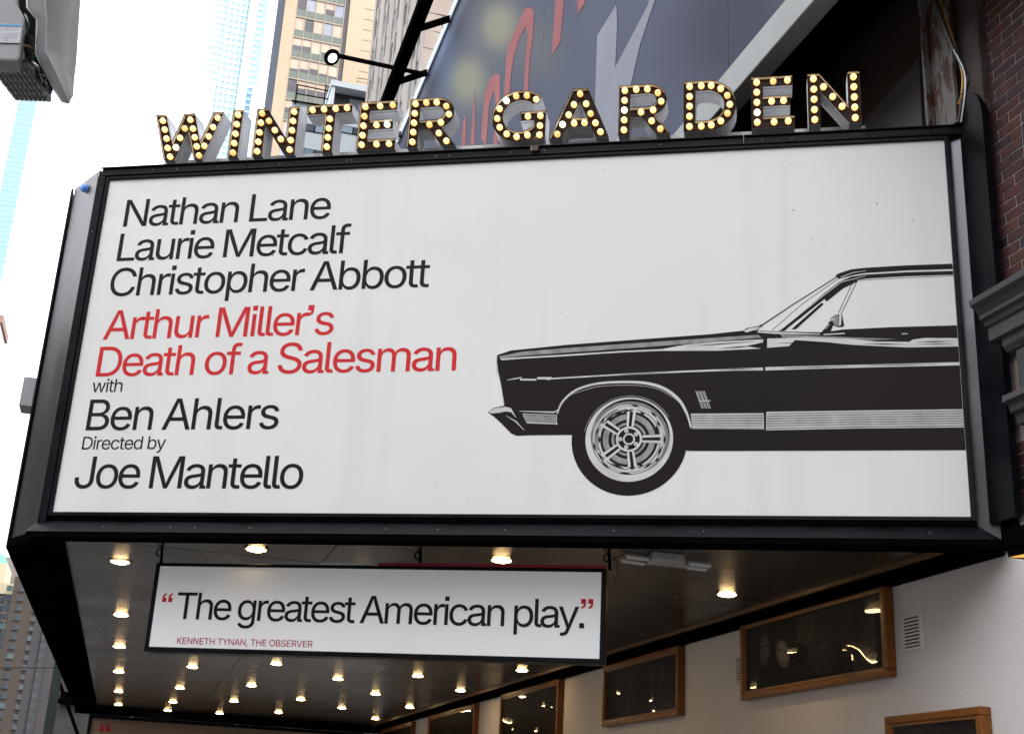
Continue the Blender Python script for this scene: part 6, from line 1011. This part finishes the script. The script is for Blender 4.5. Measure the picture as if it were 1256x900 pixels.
for r_ in range(16):
    for c in range(2):
        zc = on_y(9, 724+r_*9.5, 415).z; xx = on_y(4+c*8-r_*.9, 724+r_*9.5, 415).x; m = MB(); m.box(xx-.55, xx+.55, 414.8, 414.99, zc-1.6, zc); m.build('window', gl[0], c2)
# overhead wire, black kerbside frame
b = MB(); b.tube([on_y(-30, 818, 60), on_y(70, 818, 60), on_y(90, 817, 60)], .035, 4); setp(b.build('street_wire', M_cab, origin=on_y(30, 818, 60)), 'thin wire crossing in front of the tan tower at lower left', 'wire')
sp2 = thing('street_pole', 'dark green street pole with braces in the shade under the marquee at lower left', 'pole', on_y(64, 860, 34))
p_ = on_y(64, 860, 34); m = MB(); m.box(p_.x-.09, p_.x+.13, 33.9, 34.1, G0, on_y(66, 812, 34).z); m.build('pole', mat('dark_green_paint', (.012, .020, .018), .4), sp2)
m = MB(); a_, c_ = on_y(66, 858, 34), on_y(112, 864, 34); m.tube([a_, c_], .06, 6); m.build('cross_arm', M_blk2, sp2)
m = MB(); a_, c_ = on_y(70, 828, 34), on_y(96, 902, 34); m.tube([a_, c_], .05, 6); m.build('brace', M_blk2, sp2)
ob = thing('shaded_shopfront', 'dim grey shopfront wall far under the marquee at lower left', 'building', on_y(90, 890, 60))
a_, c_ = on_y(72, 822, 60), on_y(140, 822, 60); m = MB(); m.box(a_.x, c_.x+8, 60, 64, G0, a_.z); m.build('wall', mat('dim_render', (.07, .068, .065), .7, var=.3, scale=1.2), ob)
m = MB(); a_, c_ = on_y(75, 848, 60), on_y(112, 850, 60); m.box(a_.x, c_.x, 59.7, 59.99, a_.z-.5, a_.z); m.build('fascia', M_blk2, ob)
# grey box on the street side of the marquee
YK = 13.5; a_, c_ = on_y(29.5, 461, YK), on_y(47, 500, YK); xm = -1.085
sb = thing('speaker_box', 'grey metal box fixed to the street side of the marquee at the left edge', 'box', (xm, YK, a_.z))
m = MB(); m.box(a_.x, xm-.02, YK, YK+.3, c_.z, a_.z); m.build('box_body', M_hs, sb, bevel=.01)
d_ = on_y(35, 545, YK); m = MB(); m.box(d_.x, xm-.002, YK+.05, YK+.25, d_.z-.5, c_.z-.003); m.build('lower_bracket', M_hs, sb, bevel=.01)

# ------------------------------------------------------------------ street light housing at the upper left corner, close by
fh = thing('signal_housing', 'grey metal lamp housing with loose wires and a quilted lens at the upper left corner', 'light housing', on_y(50, 50, 5.0))

def quadshell(name, rings, m_, bev_=.012, smooth=True):
    # rings: lists of (px, py, depth), same count; joined into a closed skin
    mb = MB(); R = [[on_y(*q) for q in rg] for rg in rings]; n = len(R[0]); vs = [p for r in R for p in r]; fs = []
    for i in range(len(R)-1):
        for k in range(n-1): fs.append((i*n+k, i*n+k+1, (i+1)*n+k+1, (i+1)*n+k))
    mb.add(vs, fs); o = mb.build(name, m_, fh, smooth=smooth)
    s_ = o.modifiers.new('thickness', 'SOLIDIFY'); s_.thickness = .02; s_.offset = -1
    if bev_: b_ = o.modifiers.new('bevel', 'BEVEL'); b_.width = bev_; b_.segments = 3; b_.limit_method = 'ANGLE'; b_.angle_limit = math.radians(35)
    return o
quadshell('side_casing', [
    [(32, -60, 5.2), (32, 10, 5.2), (44, 25, 5.2), (43, 66, 5.2), (50, 82, 5.2), (66, 112, 5.2), (75.5, 126.5, 5.2)],
    [(34, -60, 5.0), (34, 9, 5.0), (46, 23, 5.0), (45, 65, 5.0), (52, 80, 5.0), (68, 110, 5.0), (77, 126.8, 5.0)],
    [(56, -60, 4.93), (56, 6, 4.93), (58, 22, 4.93), (56, 62, 4.93), (62, 74, 4.93), (76, 104, 4.93), (84.5, 126.6, 4.93)],
    [(66, -60, 5.02), (66, 6, 5.02), (65, 22, 5.02), (62.5, 60, 5.02), (67, 70, 5.02), (80, 98, 5.02), (88, 122, 5.02)],
    [(100, -60, 6.1), (98.5, 6, 6.1), (97.5, 22, 6.1), (95, 60, 6.1), (94, 75, 6.1), (91, 100, 6.1), (90, 119, 6.1)]], M_hs, .006)
m = MB(); m.hexa(on_y(-40, -60, 5.0), on_y(21, -60, 5.0), on_y(31, 22, 5.0), on_y(-40, 22, 5.0), on_y(-40, -60, 5.5), on_y(21, -60, 5.5), on_y(31, 22, 5.5), on_y(-40, 22, 5.5))
m = MB()
L1 = [(-40, -60), (21, -60), (22, 6), (31, 22), (28, 45), (25.5, 62), (25, 71), (21, 75.5), (-40, 73)]
n_ = len(L1); m.add([on_y(x, y, 5.0) for x, y in L1]+[on_y(x*1.0, y, 5.0)+Vector((0, .10, 0)) for x, y in L1], [tuple(range(n_)), tuple(range(2*n_-1, n_-1, -1))]+[(i, (i+1) % n_, (i+1) % n_+n_, i+n_) for i in range(n_)]); m.build('front_casing', M_hs, fh, bevel=.014)
m = MB(); st_ = [on_y(x, y, 4.994) for x, y in ((-5, 29), (27, 30), (24.5, 53), (-5, 52.5))]; m.add(st_, [(0, 1, 2, 3)]); sk_ = m.build('rating_label', mat('label_paper', (.62, .63, .68), .5, var=.03), fh)
m = MB(); m.add([on_y(x, y, 4.990) for x, y in ((-5, 29.3), (26.5, 30.2), (26.2, 32.2), (-5, 31.4))], [(0, 1, 2, 3)]); m.build('blue_stripe', mat('label_blue', (.12, .42, .70), .5), fh)
m = MB()
for r_, y in enumerate((34.2, 36.2, 41, 43, 45.4, 47.6, 50)):
    for k in range(9):
        if random.random() < .25: continue
        x = .5+k*2.7; l = random.uniform(1.2, 2.3); m.add([on_y(q[0], q[1], 4.990) for q in ((x, y), (x+l, y+.05), (x+l, y+.75), (x, y+.7))], [(0, 1, 2, 3)])
m.build('label_print', mat('label_grey', (.25, .25, .30), .6), fh, kind='stuff')
M_lensq = mat('quilted_lens', (.19, .195, .19), .35, var=.15, scale=20, spec=.6)
# quilted underside: domed cells, each a small pillow
O_, A_, B_ = on_y(-3, 74, 5.10), on_y(27, 74, 5.10), on_y(22, 123.5, 5.55)
e1 = A_-O_; cells = 0
C00, C10, C01, C11 = on_y(-20, 73, 5.08), on_y(30, 74, 5.08), on_y(19, 123, 5.5), on_y(63, 125, 5.5)
pc = []
for i in range(8):
    for j in range(6):
        s0, s1, t0, t1 = i/8, (i+1)/8, j/6, (j+1)/6
        def PQ(s_, t_): return (C00*(1-s_)+C10*s_)*(1-t_)+(C01*(1-s_)+C11*s_)*t_
        ctr = PQ((s0+s1)/2, (t0+t1)/2); nn = (C10-C00).cross(C01-C00).normalized()
        if nn.z > 0: nn = -nn
        m = MB(); g = .06; P4 = [PQ(s0+(s1-s0)*g, t0+(t1-t0)*g), PQ(s1-(s1-s0)*g, t0+(t1-t0)*g), PQ(s1-(s1-s0)*g, t1-(t1-t0)*g), PQ(s0+(s1-s0)*g, t1-(t1-t0)*g)]
        mids = [P4[k]*.7+ctr*.3+nn*.008 for k in range(4)]; P4b = P4+mids+[ctr+nn*.013]
        m.add(P4b, [(k, (k+1) % 4, (k+1) % 4+4, k+4) for k in range(4)]+[(4+k, 4+(k+1) % 4, 8) for k in range(4)]); m.build('lens_cell', M_lensq, fh)
m = MB(); m.add([C00-nn*.002, C10-nn*.002, C11-nn*.002, C01-nn*.002]+[C00-nn*.05, C10-nn*.05, C11-nn*.05, C01-nn*.05], [(0, 1, 2, 3), (4, 5, 6, 7), (0, 1, 5, 4), (1, 2, 6, 5), (2, 3, 7, 6), (3, 0, 4, 7)]); m.build('lens_tray', M_hs, fh)
m = MB(); m.add([on_y(x, y, 5.35) for x, y in ((20, -20), (50, -20), (52, 60), (66, 108), (62, 118), (24, 72), (22, 40))], [(0, 1, 2, 3, 4, 5, 6)]); m.build('gap_lining', M_pdark, fh)
def wire(pts, r, m_, nm):
    P = [on_y(x, y, d) for x, y, d in pts]; Q = []
    for i in range(len(P)-1):
        for k in range(4):
            t = k/4; a = P[max(i-1, 0)]; b_ = P[i]; c = P[i+1]; d = P[min(i+2, len(P)-1)]; Q.append(.5*((2*b_)+(c-a)*t+(2*a-5*b_+4*c-d)*t*t+(3*b_-a-3*c+d)*t**3))
    Q.append(P[-1]); m = MB(); m.tube(Q, r, 6); m.build(nm, m_, fh, smooth=True)
M_wg = mat('green_wire', (.02, .22, .10), .4); M_wk = M_cab; M_wy = mat('yellow_wire', (.45, .33, .05), .4); M_ww = mat('white_wire', (.6, .6, .6), .4)
wire([(31, 18, 5.15), (35, 27, 5.1), (34, 36, 5.1), (30, 42, 5.12)], .004, M_wg, 'wire'); wire([(27, 62, 5.1), (30, 66, 5.08), (36, 70, 5.08), (42, 70, 5.1)], .004, M_wg, 'wire')
wire([(27, 60, 5.1), (34, 57, 5.06), (41, 60, 5.1)], .003, M_wy, 'wire'); wire([(26, 66, 5.1), (34, 68, 5.07), (42, 67, 5.1)], .003, M_wy, 'wire')
for k in range(12):
    a_, c_ = random.uniform(26, 31), random.uniform(38, 42); y = 42+k*3.2; wire([(a_, y, 5.12), ((a_+c_)/2, y+random.uniform(-3, 4), 5.06), (c_, y+random.uniform(0, 4), 5.12)], .005, M_wk, 'wire')
for k in range(9):
    t = k/9; wire([(40+t*18, 76+t*30, 5.3), (44+t*18+random.uniform(-3, 3), 82+t*30, 5.24), (48+t*14, 92+t*26, 5.3), (43+t*17, 86+t*28, 5.32)], .004, M_wk if k % 3 else M_ww, 'wire')

# unseen street buildings added out of frame; heights shaped for shade and reflections
M_far1 = mat('street_brick', (.09, .07, .06), .85, var=.2, scale=.1); M_far2 = mat('street_stone', (.11, .105, .10), .8, var=.2, scale=.1)
def filler(x0, x1, y0, y1, h, m_, label):
    t = thing('unseen_street_building', label, 'building', ((x0+x1)/2, (y0+y1)/2, G0)); m = MB(); m.box(x0, x1, y0, y1, G0, h); m.build('wall', m_, t)
    w_ = MB()
    for z in range(6, int(h)-4, 5):
        if x1 < 0:
            for y in range(int(y0)+3, int(y1)-3, 6): w_.box(x1, x1+.1, y, y+2.6, z, z+2.8)
        else:
            for x in range(int(x0)+3, int(x1)-3, 6): w_.box(x, x+2.6, y1, y1+.1, z, z+2.8)
    w_.build('windows', M_gl_dk, t, kind='stuff'); 
filler(-70, -34, -80, -20, 26, M_far1, 'brick building across the street behind the camera, outside the frame')
filler(-70, -34, -19, 40, 17, M_far2, 'stone building across the street, outside the frame')
filler(-75, -36, 41, 190, 22, M_far1, 'tall brick building across the street, outside the frame')
filler(-45, 60, -260, -220, 75, M_far2, 'stone building closing the street behind the camera, outside the frame')
filler(5.3, 40, -61, 3.9, 13, M_far1, 'neighbour building on the theatre side behind the camera, outside the frame')
